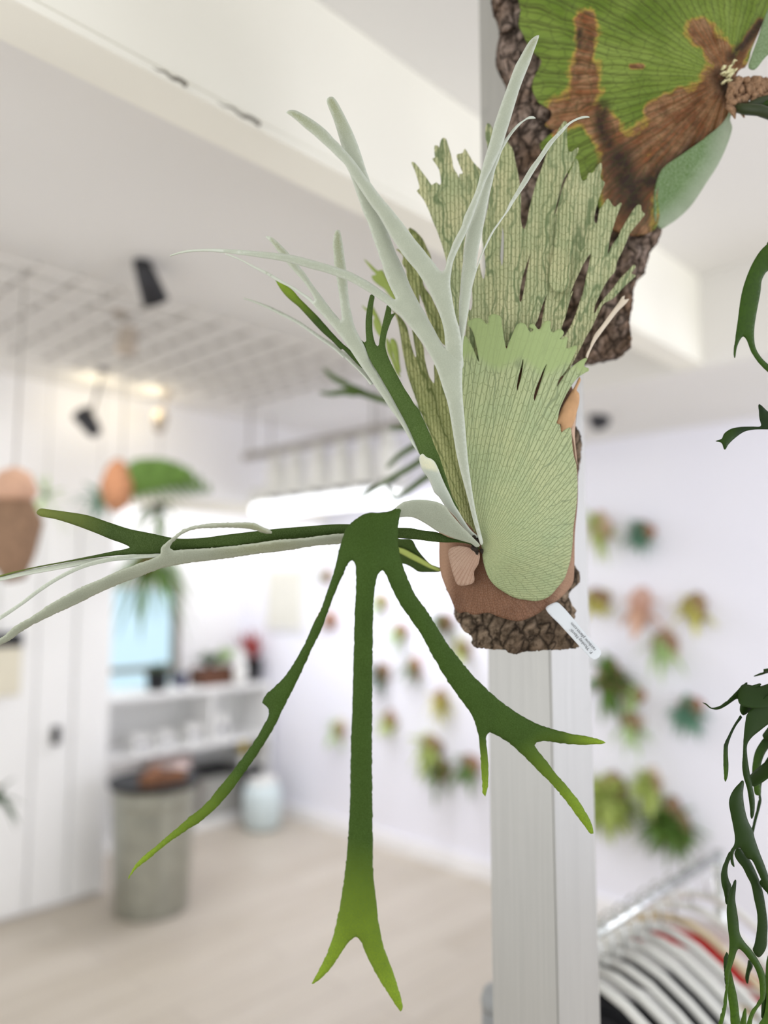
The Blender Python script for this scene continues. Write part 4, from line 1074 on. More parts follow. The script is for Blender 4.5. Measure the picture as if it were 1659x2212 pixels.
a2 = T('Z3', (1290, 1800), (1250, 1640), (1228, 1500), (1216, 1330), (1190, 1200), (1150, 1080), (1110, 980), (1060, 880), (1010, 780), (960, 700), (920, 640), (880, 580), (820, 510), (760, 440), (700, 360), (640, 270), (580, 180), (548, 128)) + \
     T('Z1', (1240, 1640), (1190, 1560), (1130, 1480), (1060, 1380), (980, 1260), (910, 1150), (862, 1080), (800, 970), (720, 890), (620, 790), (520, 700), (420, 610), (320, 530), (220, 440), (150, 385), (102, 350), (120, 328), (160, 317), (222, 325), (300, 364), (400, 424), (480, 479), (560, 544), (622, 604), (662, 654), (722, 709),
       (772, 764), (842, 840), (902, 910), (962, 990), (1012, 1060), (1062, 1130), (1122, 1205), (1182, 1290), (1262, 1390), (1342, 1480), (1422, 1580), (1502, 1680), (1562, 1760), (1612, 1830)) + \
     T('Z3', (885, 231), (960, 320), (1022, 400), (1082, 470), (1132, 540), (1162, 577), (1188, 589), (1214, 575), (1232, 520), (1252, 430), (1282, 350), (1322, 240), (1372, 140), (1420, 50)) + T('Z5', (790, 1150), (860, 1000), (920, 860), (950, 770), (980, 650), (1020, 500), (1050, 400), (1090, 270), (1120, 160), (1148, 50)) + \
     T('Z4', (556, 1005), (590, 900), (640, 760), (690, 620), (720, 540), (770, 410), (820, 320), (870, 230), (920, 150), (962, 108), (1000, 84), (1028, 80), (1020, 120), (992, 200), (962, 280), (932, 370), (892, 470), (852, 570), (812, 680), (782, 780), (752, 880), (722, 980), (692, 1080), (662, 1170), (640, 1250), (600, 1350), (560, 1440)) + \
     T('Z5', (1110, 600), (1050, 720), (985, 890), (932, 1045), (882, 1182), (822, 1332), (762, 1452), (702, 1580), (662, 1680), (638, 1780)) + T('Z3', (1300, 590), (1290, 660), (1287, 750), (1302, 850), (1317, 950), (1342, 1080), (1367, 1180), (1392, 1260), (1420, 1400), (1434, 1560), (1432, 1750))
A2C = [(990, 790, .753), (980, 750, .7475), (975, 700, .743), (960, 590, .738), (880, 500, .738), (790, 390, .738), (700, 290, .74), (620, 240, .742), (1000, 480, .742), (1050, 370, .744), (1090, 250, .748), (1160, 80, .756), (1000, 830, .762)]
sheet('antler_tines', a2, A2C, SV, fA, step=6, bulge=0.0035, bscale=10, tip=tA, thick=0.0016)
a3 = T('Z3', (1425, 1900), (1395, 1700), (1400, 1500), (1396, 1256), (1391, 1150), (1395, 1000), (1405, 850), (1415, 700), (1430, 560), (1450, 400)) + T('Z5', (778, 1640), (795, 1500), (816, 1380), (842, 1270), (882, 1180), (932, 1040), (982, 880), (1042, 700), (1090, 560), (1150, 410), (1220, 300)) + \
     T('Z4', (600, 1290), (680, 1180), (740, 1100), (800, 1040), (860, 1000), (920, 962), (970, 962), (992, 980), (960, 984), (910, 989), (860, 1018), (800, 1078), (740, 1150), (692, 1222), (652, 1290), (620, 1350), (590, 1440), (552, 1540), (522, 1680), (492, 1800), (462, 1950), (432, 2110)) + \
     T('Z5', (1004, 1327), (985, 1420), (960, 1550), (942, 1680), (934, 1752), (950, 1722), (972, 1650), (1002, 1580), (1042, 1490), (1082, 1400), (1132, 1310), (1202, 1210), (1282, 1098), (1342, 968), (1422, 828), (1502, 688), (1582, 556)) + \
     T('Z4', (1005, 1420), (1060, 1338), (1120, 1248), (1200, 1168), (1280, 1088), (1350, 1028), (1420, 988), (1490, 962), (1550, 957), (1578, 970), (1540, 976), (1480, 987), (1410, 1017), (1350, 1062), (1280, 1142), (1222, 1202), (1152, 1292), (1092, 1382), (1032, 1472), (962, 1582), (902, 1682), (832, 1782), (762, 1882), (702, 1980), (642, 2062), (582, 2150)) + \
     T('Z5', (1147, 1327), (1102, 1410), (1052, 1510), (1002, 1620), (962, 1720), (932, 1820), (902, 1920), (882, 2000), (872, 2080), (852, 2200)) + T('Z3', (1502, 1080), (1482, 1180), (1462, 1300), (1442, 1420), (1436, 1560), (1432, 1750))
sheet('antler_tines', a3, [(998, 830, .764), (998, 780, .755), (998, 720, .7505), (1005, 600, .752), (1020, 500, .754), (1050, 420, .756), (1090, 320, .758), (1155, 255, .76), (1030, 560, .756), (1100, 430, .76), (1200, 310, .766), (1268, 255, .77)], SV, fA, step=5, bulge=0.003, bscale=8, tip=tA, thick=0.0014)

b1 = T('Z8', (870, 640), (830, 590), (770, 500), (700, 370), (620, 240), (540, 130), (455, 0)) + T('Z3', (400, 1980), (300, 1830), (200, 1690), (100, 1540), (0, 1400)) + \
     T('Z2', (1530, 990), (1480, 930), (1410, 850), (1340, 775), (1305, 732), (1250, 682), (1180, 632), (1100, 582), (1000, 532), (950, 502), (860, 452), (740, 387), (680, 352), (600, 317), (520, 283), (530, 278), (620, 308), (720, 358), (800, 398), (900, 443), (980, 488), (1060, 538), (1150, 583), (1220, 633), (1290, 678), (1326, 710),
       (1312, 670), (1272, 600), (1222, 530), (1150, 450), (1080, 370), (1000, 270), (950, 200), (900, 145), (884, 129), (905, 122), (950, 140), (1000, 180), (1060, 240), (1120, 310), (1190, 395), (1250, 470), (1302, 550), (1362, 630), (1422, 710), (1482, 790), (1530, 847), (1560, 881), (1569, 862), (1560, 780), (1550, 690), (1535, 590),
       (1520, 490), (1500, 380), (1495, 280), (1488, 200), (1500, 110), (1515, 75), (1535, 66), (1552, 75), (1566, 130), (1582, 230), (1597, 340), (1612, 440), (1621, 560), (1630, 680), (1640, 760)) + T('Z3', (60, 820), (80, 960), (110, 1100), (140, 1230), (182, 1330), (222, 1402), (262, 1480), (302, 1580), (352, 1690), (422, 1800), (492, 1920), (562, 2040), (622, 2150)) + \
     T('Z8', (720, 300), (790, 450), (850, 590))
BC = [(908, 985, .79), (860, 880, .792), (800, 780, .794), (740, 700, .796), (735, 500, .806), (575, 515, .812), (490, 550, .818), (650, 640, .806)]
fB = sheet('antler_frond', b1, BC, SV, fern, step=6, bulge=0.0025, bscale=8, tip=tips((735, 500, 150), (575, 515, 120)), thick=0.0014)
fB['label'] = 'half folded antler frond, silver beneath and green above'
b2 = T('Z3', (218, 1400), (262, 1437), (281, 1420), (275, 1300), (275, 1180), (285, 1080), (302, 980), (330, 870), (352, 858), (382, 884), (371, 960), (361, 1050), (356, 1200), (361, 1320), (376, 1400), (396, 1460), (415, 1482), (431, 1470), (441, 1400), (456, 1310), (480, 1200), (501, 1110), (520, 1030), (532, 988), (582, 1030), (582, 1100),
       (628, 1082), (594, 1150), (562, 1230), (532, 1320), (516, 1400), (512, 1480), (532, 1570), (572, 1670), (622, 1770), (682, 1880), (742, 1990), (802, 2080), (862, 2180)) + \
     T('Z8', (840, 110), (892, 210), (942, 320), (992, 430), (1032, 540), (1082, 650), (1122, 770), (1162, 890), (1202, 1020), (1232, 1110), (1300, 1250), (1260, 1270), (1150, 1100), (1050, 900), (950, 740), (870, 640), (850, 590), (790, 450), (720, 300)) + \
     T('Z3', (622, 2150), (562, 2040), (492, 1920), (422, 1800), (352, 1690), (302, 1580), (262, 1480))
sheet('green_upper_side', b2, [(908, 985, .789), (860, 880, .790), (800, 780, .792), (800, 650, .806), (840, 670, .806), (900, 880, .784), (940, 1000, .782), (985, 1100, .783), (850, 780, .79)], ['deep_green_frond', 'silver_frond'], fB, step=6, bulge=0.002, bscale=8, tip=lambda V: 0 * V[:, 0], thick=0.0014)
sheet('green_tine', T('Z2', (975, 512), (1050, 558), (1122, 610), (1182, 680), (1262, 760), (1342, 840), (1422, 930), (1502, 1020), (1582, 1100), (1659, 1165)) + T('Z3', (110, 1540), (190, 1650), (260, 1760), (200, 1720), (120, 1640), (0, 1515)) + T('Z2', (1560, 1142), (1480, 1062), (1400, 992), (1330, 920), (1250, 832), (1180, 757), (1110, 700), (1050, 640), (1002, 572)),
      [(600, 610, .84), (700, 720, .825), (780, 800, .81)], ['green_frond', 'silver_frond'], fB, step=6, bulge=0.002, bscale=6, tip=tips((600, 610, 120)), thick=0.0013)
sheet('thin_tine', strip_outline(T('Z2', (690, 675), (780, 705), (900, 752), (1000, 800), (1100, 850), (1200, 905), (1300, 975), (1400, 1045), (1500, 1110), (1600, 1195)) + T('Z3', (0, 1550), (100, 1640), (200, 1735), (300, 1840), (360, 1920)), [0.5, 2, 4, 5, 5, 5, 5, 6, 7, 8, 8, 9, 9, 9, 8]),
      [(530, 645, .84), (650, 720, .826), (800, 820, .802)], SV, fB, step=4, thick=0.0013, tip=tips((530, 645, 150)))

sheet('antler_frond', T('Z8', (895, 622), (940, 660), (990, 678), (1030, 710), (1072, 790), (1112, 890), (1152, 980), (1202, 1080), (1252, 1190), (1302, 1270), (1362, 1370), (1422, 1460), (1482, 1522), (1515, 1565), (1470, 1562), (1400, 1502), (1330, 1422), (1262, 1332), (1200, 1270), (1132, 1190), (1082, 1112), (1030, 1060), (1000, 990), (970, 920), (932, 860), (900, 820), (868, 740), (858, 660)),
      [(1032, 1165, .781), (990, 1100, .772), (950, 1030, .768), (910, 990, .77)], ['silver_cream_tip', 'green_frond'], fern, step=5, bulge=0.003, bscale=8, tip=lambda V: np.clip((1016 - V[:, 1] + (V[:, 0] - 915) * .2) / 8, 0, 1), thick=0.0014)['label'] = 'short silver frond with a torn cream tip'

c1 = T('Z8', (640, 1195), (690, 1162), (800, 1138), (900, 1137), (1000, 1148), (1082, 1170), (1152, 1212), (1202, 1280), (1272, 1362), (1342, 1442), (1402, 1502), (1472, 1572), (1540, 1650), (1500, 1672), (1440, 1630), (1350, 1602), (1250, 1572), (1150, 1532), (1060, 1492), (980, 1440), (900, 1390), (800, 1342), (720, 1331), (640, 1337), (600, 1330), (600, 1230))
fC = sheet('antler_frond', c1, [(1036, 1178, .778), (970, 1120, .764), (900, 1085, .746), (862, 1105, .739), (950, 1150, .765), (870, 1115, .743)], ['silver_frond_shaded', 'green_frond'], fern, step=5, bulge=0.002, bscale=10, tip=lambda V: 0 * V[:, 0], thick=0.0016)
fC['label'] = 'arching frond folded over and hanging in three long green tines'
c2 = T('Z8', (662, 1185), (632, 1212), (600, 1230), (520, 1270), (420, 1280), (280, 1287), (180, 1332), (100, 1392), (40, 1452)) + \
     T('R7', (965, 180), (946, 240), (940, 270), (925, 330), (895, 420), (870, 490), (835, 560), (800, 640), (760, 710), (720, 770), (680, 810), (640, 850), (627, 878), (648, 900), (655, 925), (640, 960), (600, 1030), (550, 1100), (490, 1180), (440, 1240), (390, 1300), (330, 1350), (260, 1410), (190, 1470), (130, 1520), (95, 1560), (70, 1612),
       (102, 1570), (150, 1532), (220, 1474), (290, 1424), (370, 1372), (430, 1322), (500, 1242), (560, 1162), (620, 1072), (670, 992), (710, 912), (750, 832), (790, 752), (830, 662), (870, 582), (900, 502), (930, 422), (960, 352), (985, 302), (1000, 289), (1012, 310), (1015, 400), (1010, 500), (1005, 700), (1000, 900), (993, 1100), (990, 1300), (980, 1480),
       (965, 1620), (945, 1740), (920, 1850), (890, 1930), (850, 2010), (833, 2047), (862, 2030), (912, 1980), (952, 1920), (992, 1866), (1015, 1851), (1036, 1870), (1062, 1930), (1102, 2010), (1152, 2090), (1200, 2158), (1209, 2140), (1190, 2060), (1160, 1970), (1130, 1890), (1110, 1790), (1098, 1690), (1088, 1590), (1085, 1400), (1082, 1100), (1083, 900),
       (1085, 700), (1088, 500), (1095, 400), (1110, 346), (1125, 330)) + \
     T('R8', (45, 320), (80, 400), (130, 500), (200, 600), (270, 700), (340, 830), (410, 950), (480, 1060), (560, 1170), (610, 1240), (640, 1320), (660, 1400), (668, 1500), (672, 1600), (680, 1700), (688, 1772), (700, 1785), (712, 1750), (723, 1680), (721, 1560), (711, 1450), (706, 1400), (713, 1370), (732, 1360), (780, 1380), (860, 1430), (940, 1500), (1000, 1560),
       (1060, 1620), (1120, 1680), (1180, 1745), (1240, 1820), (1300, 1900), (1360, 1980), (1400, 2030), (1420, 2032), (1416, 1990), (1382, 1910), (1332, 1830), (1282, 1760), (1222, 1690), (1162, 1620), (1102, 1540), (1052, 1480), (1030, 1442), (1042, 1424), (1100, 1418), (1200, 1430), (1300, 1440), (1400, 1440), (1500, 1429), (1470, 1410), (1380, 1385), (1280, 1369),
       (1180, 1344), (1080, 1314), (1000, 1279), (920, 1234), (840, 1179), (760, 1114), (680, 1039), (600, 959), (530, 869), (450, 769), (370, 639), (300, 529), (240, 449), (190, 339), (152, 240), (132, 160), (122, 80)) + T('Z8', (622, 1451), (626, 1400), (642, 1300))
C2C = [(862, 1095, 0.739), (820, 1108, 0.730), (770, 1120, 0.728), (740, 1150, 0.726), (800, 1200, 0.712), (850, 1180, 0.724), (785, 1600, 0.712), (780, 1900, 0.720), (690, 2120, 0.726), (865, 2180, 0.728), (650, 1420, 0.724), (450, 1730, 0.736), (280, 1890, 0.748), (960, 1450, 0.728), (1050, 1560, 0.736), (1300, 1605, 0.752), (1275, 1800, 0.748), (1045, 1710, 0.740)]
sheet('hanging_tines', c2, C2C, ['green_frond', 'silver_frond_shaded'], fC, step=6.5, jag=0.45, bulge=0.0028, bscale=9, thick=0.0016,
      tip=tips((280, 1890, 330), (690, 2130, 330), (868, 2180, 330), (1275, 1800, 250), (1045, 1710, 120), (1305, 1605, 110)))

d1 = T('Z8', (1545, 1690), (1500, 1690), (1440, 1642), (1300, 1617), (1150, 1617), (1000, 1607), (850, 1587), (620, 1568)) + T('R6', (1370, 213), (1200, 230), (1100, 238), (1000, 252), (900, 262), (800, 270), (740, 277), (640, 287), (560, 290), (450, 296), (330, 312), (200, 334), (100, 354), (0, 380), (-20, 386), (-20, 380), (60, 358), (150, 338), (250, 319), (350, 299), (440, 280), (516, 263), (490, 248), (440, 230), (380, 205), (300, 175),
       (220, 150), (160, 138), (145, 124), (160, 108), (200, 112), (260, 120), (350, 135), (440, 165), (520, 190), (600, 206), (700, 226), (800, 225), (900, 212), (1000, 200), (1085, 190), (1200, 180), (1370, 170)) + T('Z8', (620, 1450), (760, 1455), (900, 1480), (1060, 1502), (1200, 1562), (1350, 1597), (1440, 1622), (1500, 1655))
D1C = [(1036, 1180, .788), (950, 1158, .778), (860, 1152, .77), (700, 1145, .764), (500, 1160, .764), (350, 1180, .768), (90, 1105, .78), (0, 1245, .79)]
fD = sheet('antler_frond', d1, D1C, ['olive_frond', 'silver_frond'], fern, step=6, bulge=0.002, bscale=8, tip=tips((85, 1105, 160), (0, 1245, 120)), thick=0.0014)
fD['label'] = 'level antler frond reaching far out to the side'
sheet('silver_underside', T('R6', (1380, 212), (1200, 229), (1100, 237), (1000, 251), (900, 261), (800, 269), (720, 272), (690, 274), (676, 262), (702, 230), (732, 206), (780, 190), (850, 186), (920, 184), (1000, 191), (1060, 208), (1082, 205), (1042, 182), (1000, 167), (920, 167), (850, 169), (800, 174), (742, 188), (702, 212), (665, 240), (642, 264), (636, 292),
       (560, 324), (480, 354), (400, 389), (300, 434), (200, 489), (120, 543), (60, 577), (10, 620), (-20, 640), (-20, 664), (0, 652), (40, 632), (80, 602), (130, 572), (200, 537), (260, 510), (330, 477), (400, 442), (480, 407), (560, 377), (640, 347), (720, 330), (800, 319), (900, 307), (1000, 292), (1150, 274), (1250, 257), (1380, 241)),
      [(740, 1165, .763), (560, 1180, .760), (380, 1200, .758), (330, 1215, .758), (0, 1390, .772), (450, 1135, .742), (580, 1150, .734), (350, 1180, .752), (150, 1300, .766)], ['silver_frond_shaded', 'olive_frond'], fD, step=5, jag=0.4, bulge=0.0025, bscale=8, tip=tips((560, 1140, 130)), thick=0.0014)
sheet('thin_tine', strip_outline(T('R6', (640, 290), (540, 298), (440, 310), (330, 338), (240, 380), (160, 430), (80, 490), (-20, 556)), [8, 10, 10, 9, 8, 8, 7, 6]), [(340, 1198, .770), (180, 1225, .776), (0, 1335, .784)], SV, fD, step=4, thick=0.0012, tip=lambda V: 0 * V[:, 0])
sheet('silver_margin', strip_outline(T('R6', (640, 292), (540, 300), (430, 309), (330, 322), (200, 345), (100, 364), (-20, 392)), [5, 8, 9, 10, 10, 9, 6]), [(340, 1199, .768), (180, 1228, .777), (0, 1250, .79)], SV, fD, step=4, thick=0.0012, tip=lambda V: 0 * V[:, 0])
fF = sheet('antler_frond', T('Z8', (560, 1560), (640, 1578), (772, 1588), (832, 1690), (902, 1780), (982, 1860), (1078, 1900), (1110, 1925), (1080, 1948), (950, 1952), (850, 1947), (780, 1902), (700, 1862), (600, 1840)), [(860, 1180, .86), (900, 1220, .862), (950, 1232, .855)], ['olive_frond', 'silver_frond'], fern, step=5, tip=lambda V: 0 * V[:, 0])
sheet('pale_midrib', strip_outline(T('Z8', (560, 1690), (660, 1715), (760, 1765), (880, 1830), (980, 1885), (1095, 1932)), [30 / 5, 55 / 5.184, 60 / 5.184, 50 / 5.184, 40 / 5.184, 20 / 5.184]), [(860, 1185, .857), (900, 1215, .858), (950, 1232, .852)], 'bright_frond', fF, step=4, tip=lambda V: 0 * V[:, 0] + 1)
mb = MB()
random.seed(4)
for k in range(14):
    a, b = random.uniform(-14, 8), random.uniform(-22, 14)
    p = P(1034 + a * 0.9, 1180 + b, .783 + random.uniform(-.004, .003))
    q = p + (RT * random.uniform(-1, .4) + UP * random.uniform(-1, 1) - FW * .6) * 0.006
    mb.tube([p, (p + q) / 2, q], [0.0022, 0.0018, 0.0004], 5)
mb.build('growth_bud', 'bud_dark', fern, True)

# plant label pushed in under the shield frond
tag = empty('plant_label', P(1205, 1320, .822), 'white plastic plant label with two printed lines below the silvery fern', 'label')
tb = T('PX', (1179, 1315), (1194, 1303), (1206, 1302), (1240, 1338), (1268, 1372), (1296, 1403), (1299, 1410), (1296, 1418), (1289, 1424), (1281, 1425), (1272, 1418), (1240, 1383), (1210, 1350))
TC = [(1190, 1310, .826), (1240, 1360, .818), (1290, 1415, .812), (1280, 1420, .812)]
sheet('label_strip', tb, TC, 'tag_white', tag, step=5, thick=0.0006)
def txt(name, body, px0, px1, size, mat, parent, d):
    p0, p1 = P(*px0, d[0]), P(*px1, d[1])
    x = (p1 - p0).normalized(); n = (CAM - p0); n = (n - x * n.dot(x)).normalized(); y = n.cross(x)
    cu = bpy.data.curves.new(name, 'FONT'); cu.body = body; cu.size = size; cu.extrude = 0.00005
    to = bpy.data.objects.new(name, cu); COL.objects.link(to)
    dg = bpy.context.evaluated_depsgraph_get(); me = bpy.data.meshes.new_from_object(to.evaluated_get(dg))
    bpy.data.objects.remove(to)
    w = max(v.co.x for v in me.vertices)
    M = Matrix(((x.x, y.x, n.x, p0.x), (x.y, y.y, n.y, p0.y), (x.z, y.z, n.z, p0.z), (0, 0, 0, 1)))
    me.transform(M @ Matrix.Diagonal(((p1 - p0).length / w, 1, 1, 1)))
    return link(name, me, mat, parent)
txt('printed_name', "P. 'Monkey North'", (1281, 1409), (1234, 1357), 0.0046, 'ink', tag, (.8105, .8165))
txt('printed_address', 'rainbow plants.com', (1288, 1403), (1236, 1344), 0.0046, 'ink', tag, (.8105, .8175))
# ---------------------------------------------------------------- big fern on the upper bark slab
HX, HY = 1575, 168
big = empty('staghorn_fern', P(1300, 780, .95), 'large green staghorn shield with brown scorched patches on a dark bark slab', 'fern')
def up_shield_mat():
    m, nt, b = newmat('big_shield')
    a = N(nt, 'ShaderNodeAttribute', attribute_name='vein')
    wn = N(nt, 'ShaderNodeTexNoise', ins={2: 0.25, 3: 2.0}); nt.links.new(a.outputs['Vector'], wn.inputs[0])
    vm = N(nt, 'ShaderNodeVectorMath', operation='MULTIPLY_ADD'); nt.links.new(wn.outputs[1], vm.inputs[0]); vm.inputs[1].default_value = (0.8, 0.8, 0)
    nt.links.new(a.outputs['Vector'], vm.inputs[2])
    sp = N(nt, 'ShaderNodeSeparateXYZ'); nt.links.new(a.outputs['Vector'], sp.inputs[0])
    maj = stripes(nt, sp.outputs[2], sp.outputs[1], wn.outputs[0], 1.3, 0.09)
    v3 = N(nt, 'ShaderNodeTexVoronoi', feature='DISTANCE_TO_EDGE', voronoi_dimensions='2D', ins={'Scale': 0.7}); nt.links.new(vm.outputs[0], v3.inputs['Vector'])
    fin = maprange(nt, v3.outputs['Distance'], 0.03, 0.09, 1, 0)
    co = objco(nt)
    t = N(nt, 'ShaderNodeAttribute', attribute_name='tip')
    n = noise_(nt, co, 60.0, 5, 0.65); n2 = noise_(nt, co, 14.0, 3)
    f = math_(nt, 'ADD', t.outputs['Fac'], maprange(nt, n, 0.3, 0.7, -0.22, 0.22))
    green = mixc(nt, maprange(nt, n2, 0.35, 0.65), rgb(92, 116, 28), rgb(126, 146, 62))
    cb = N(nt, 'ShaderNodeCombineXYZ'); nt.links.new(math_(nt, 'MULTIPLY', sp.outputs[2], 2.2), cb.inputs[0]); nt.links.new(math_(nt, 'MULTIPLY', sp.outputs[1], 0.12), cb.inputs[1])
    ns = noise_(nt, cb.outputs[0], 1.0, 4, 0.6)
    brown = mixc(nt, maprange(nt, n, 0.38, 0.62), rgb(92, 58, 34), rgb(156, 120, 86))
    brown = mixc(nt, maprange(nt, ns, 0.4, 0.62, 0.0, 0.65), brown, rgb(138, 78, 34))
    rim = mixc(nt, maprange(nt, f, 0.42, 0.60), green, rgb(178, 150, 66))
    c = mixc(nt, maprange(nt, f, 0.54, 0.72), rim, brown)
    dk = N(nt, 'ShaderNodeAttribute', attribute_name='dark')
    c = mixc(nt, math_(nt, 'MULTIPLY', dk.outputs['Fac'], maprange(nt, n, 0.25, 0.5)), c, rgb(48, 26, 16))
    c = mixc(nt, math_(nt, 'MULTIPLY', fin, 0.4), c, rgb(62, 70, 24))
    c = mixc(nt, math_(nt, 'MULTIPLY', maj, 0.65), c, rgb(52, 46, 4))
    nt.links.new(c, b.inputs['Base Color']); b.inputs['Roughness'].default_value = 0.5
    b.inputs['Specular IOR Level'].default_value = 0.3
    bump(nt, b, math_(nt, 'SUBTRACT', n, maj), 0.35, 0.0015)
up_shield_mat()
ub = T('R4', (40, -400), (60, -200), (85, 0), (112, 60), (122, 130), (106, 220), (100, 300), (132, 380), (162, 440), (180, 540), (175, 640), (150, 760), (180, 900), (210, 1040), (230, 1200)) + \
     [(1110, 560), (1120, 700), (1180, 760)] + T('Z7', (1020, 720), (1100, 712), (1150, 716), (1300, 690), (1450, 660), (1460, 640), (1516, 592), (1510, 450), (1508, 330), (1530, 220), (1540, 100), (1578, 0)) + \
     [(1392, 590), (1405, 545), (1420, 525), (1432, 490), (1440, 380), (1480, 250), (1500, 100), (1480, -100), (1300, -200), (1150, -180)]
sheet('bark_slab', ub, [(1090, 0, .955), (1120, 300, .945), (1250, 200, .935), (1400, 300, .945), (1330, 700, .945), (1250, 770, .95), (1200, 500, .94), (1370, 600, .95), (1420, 500, .95), (1450, 100, .96), (1110, 560, .955)],
      'bark_grey', big, step=4.5, slab=0.028, disp=bark_disp(0.013, 0.008, 9.0), jag=0.9)
us = T('R4', (190, -330), (200, -150), (215, 0), (226, 60), (216, 140), (240, 200), (290, 290), (345, 345), (330, 400), (302, 455), (294, 510), (312, 560), (332, 592), (400, 640), (402, 680), (368, 722), (400, 745), (425, 752), (382, 790), (338, 840), (362, 882), (420, 860), (430, 960), (520, 1010), (640, 1080),
       (680, 1200), (720, 1290), (790, 1345), (900, 1365), (1000, 1330), (1030, 1250), (1020, 1120), (1060, 1000), (1160, 900), (1300, 800), (1420, 700), (1462, 600), (1472, 500), (1482, 420), (1540, 370), (1560, 300), (1600, 200), (1645, 90), (1690, 0), (1720, -200), (1500, -480), (1000, -620), (500, -520))
def blob(V, lst):
    t = np.zeros(len(V))
    for pts, r in lst:
        d = dist_to(V, np.array(pts, float), False)
        t = np.maximum(t, np.clip(1.25 - d / r, 0, 1))
    return t
BR = [(T('R4', (600, 110), (620, 200), (600, 300), (580, 430)), 34), (T('R4', (600, 420), (600, 520), (560, 620), (440, 680)), 52), (T('R4', (560, 620), (680, 700), (760, 800)), 44), (T('R4', (760, 800), (760, 900), (780, 1050), (800, 1300)), 46),
      (T('R4', (1440, 430), (1300, 560), (1100, 720), (900, 860), (820, 1000)), 58), (T('R4', (1150, 560), (1000, 640)), 30), (T('R4', (1450, 470), (1200, 780), (900, 1080), (860, 1280)), 75), (T('R4', (1450, 400), (1330, 250), (1260, 180)), 40), (T('R4', (1480, 380), (1540, 240), (1620, 130)), 16), (T('R4', (870, 385), (930, 385)), 9)]
DKB = [(T('R4', (700, 620), (690, 720), (740, 840)), 20), (T('R4', (1300, 850), (1000, 1040), (860, 1100), (800, 960)), 30), (T('R4', (800, 920), (880, 1180)), 45), (T('R4', (1450, 330), (1540, 230), (1620, 130)), 14), (T('R4', (1380, 440), (1440, 560)), 22), (T('R4', (570, 180), (560, 260)), 9)]
o = sheet('scorched_shield_frond', us, [(1130, 20, .93), (1160, 200, .928), (1200, 330, .93), (1300, 200, .908), (1400, 150, .90), (1500, 170, .892), (HX, HY, .885), (1500, 300, .905), (1400, 430, .925), (1320, 480, .932), (1230, 380, .932), (1400, 0, .905), (1600, 20, .90), (1560, 230, .895)],
      'big_shield', big, step=5.0, vein=radial(HX, HY, 1.7, 2.0, -1.6), tip=lambda V: blob(V, BR), thick=0.0015, disp=lambda V, ed: 0.0015 * np.sin(np.arctan2(V[:, 0] - HX, HY - V[:, 1]) * 30))
VV = np.array([v.co for v in o.data.vertices])
rel = (VV - np.array(CAM)); dz = rel @ np.array(FW)
vpx = np.stack([829.5 + F * (rel @ np.array(RT)) / dz, 1106 - F * (rel @ np.array(UP)) / dz], 1)
at = o.data.attributes.new('dark', 'FLOAT', 'POINT'); at.data.foreach_set('value', np.clip(blob(vpx, DKB), 0, 1).astype('f'))
frond_mat('pale_underside', rgb(110, 140, 82), rgb(190, 200, 178), rgb(190, 208, 178), scale=500, trans=0.2)
sheet('folded_pale_lobe', T('R4', (1464, 590), (1458, 640), (1440, 690), (1452, 740), (1422, 840), (1372, 950), (1302, 1060), (1222, 1180), (1152, 1252), (1082, 1302), (1040, 1322), (1008, 1280), (1000, 1180), (1010, 1080), (1050, 980), (1160, 898), (1300, 798), (1410, 700)),
      [(1585, 225, .885), (1420, 400, .918), (1425, 490, .93), (1500, 430, .925), (1570, 330, .91), (1480, 350, .906)], ['pale_underside', 'green_frond'], big, step=5, bulge=-0.003, bscale=14, thick=0.0013, tip=lambda V: np.clip(1 - dist_to(V, np.array(T('R4', (1440, 720), (1372, 960), (1222, 1190), (1090, 1300)), float), False) / 45, 0, 1))
sheet('side_shield_frond', T('R4', (1640, 100), (1600, 220), (1560, 330), (1545, 390), (1580, 400), (1640, 330), (1700, 270), (1720, 100), (1690, 0)), [(1650, 30, .885), (1620, 140, .88), (1659, 120, .87)], ['pale_underside', 'green_frond'], big, step=5, tip=lambda V: 0 * V[:, 0] + .2)
plain('hub_brown', rgb(150, 118, 90), 0.95, var=0.35, scale=220, bumpy=0.8)
plain('hub_cream', rgb(246, 228, 176), 0.9, var=0.2, scale=300, bumpy=0.8)
plain('stem_dark', rgb(46, 56, 28), 0.5, var=0.1)
mb = MB(); random.seed(9)
for k in range(70):
    a = random.uniform(-40, 60); b = random.uniform(-22, 40)
    p = P(1612 + a, 192 + b, .878)
    q = p + RT * random.uniform(-.006, .01) - UP * random.uniform(.004, .02) - FW * random.uniform(.0, .01)
    mb.tube([p, (p + q) / 2 - FW * .004, q], [0.004, 0.004, 0.0006], 6)
mb.build('fuzzy_crown', 'hub_brown', big, True)
mb = MB()
for k in range(26):
    p = P(1568 + random.gauss(3, 6), 165 + random.gauss(0, 9), .880)
    mb.tube([p, p - FW * .004 + UP * .002 * random.uniform(-1, 1), p - FW * .006 + RT * .002], [0.0016, 0.0014, 0.0004], 5)
mb.build('cream_bud', 'hub_cream', big, True)
mb = MB(); mb.tube([P(1590, 232, .875), P(1610, 236, .86), P(1640, 238, .85), P(1680, 252, .85)], [0.005, 0.006, 0.006, 0.006], 8)
mb.tube([P(1600, 236, .875), P(1640, 222, .87), P(1690, 212, .87)], [0.004, 0.006, 0.007], 8)
mb.build('frond_stem', 'stem_dark', big, True)

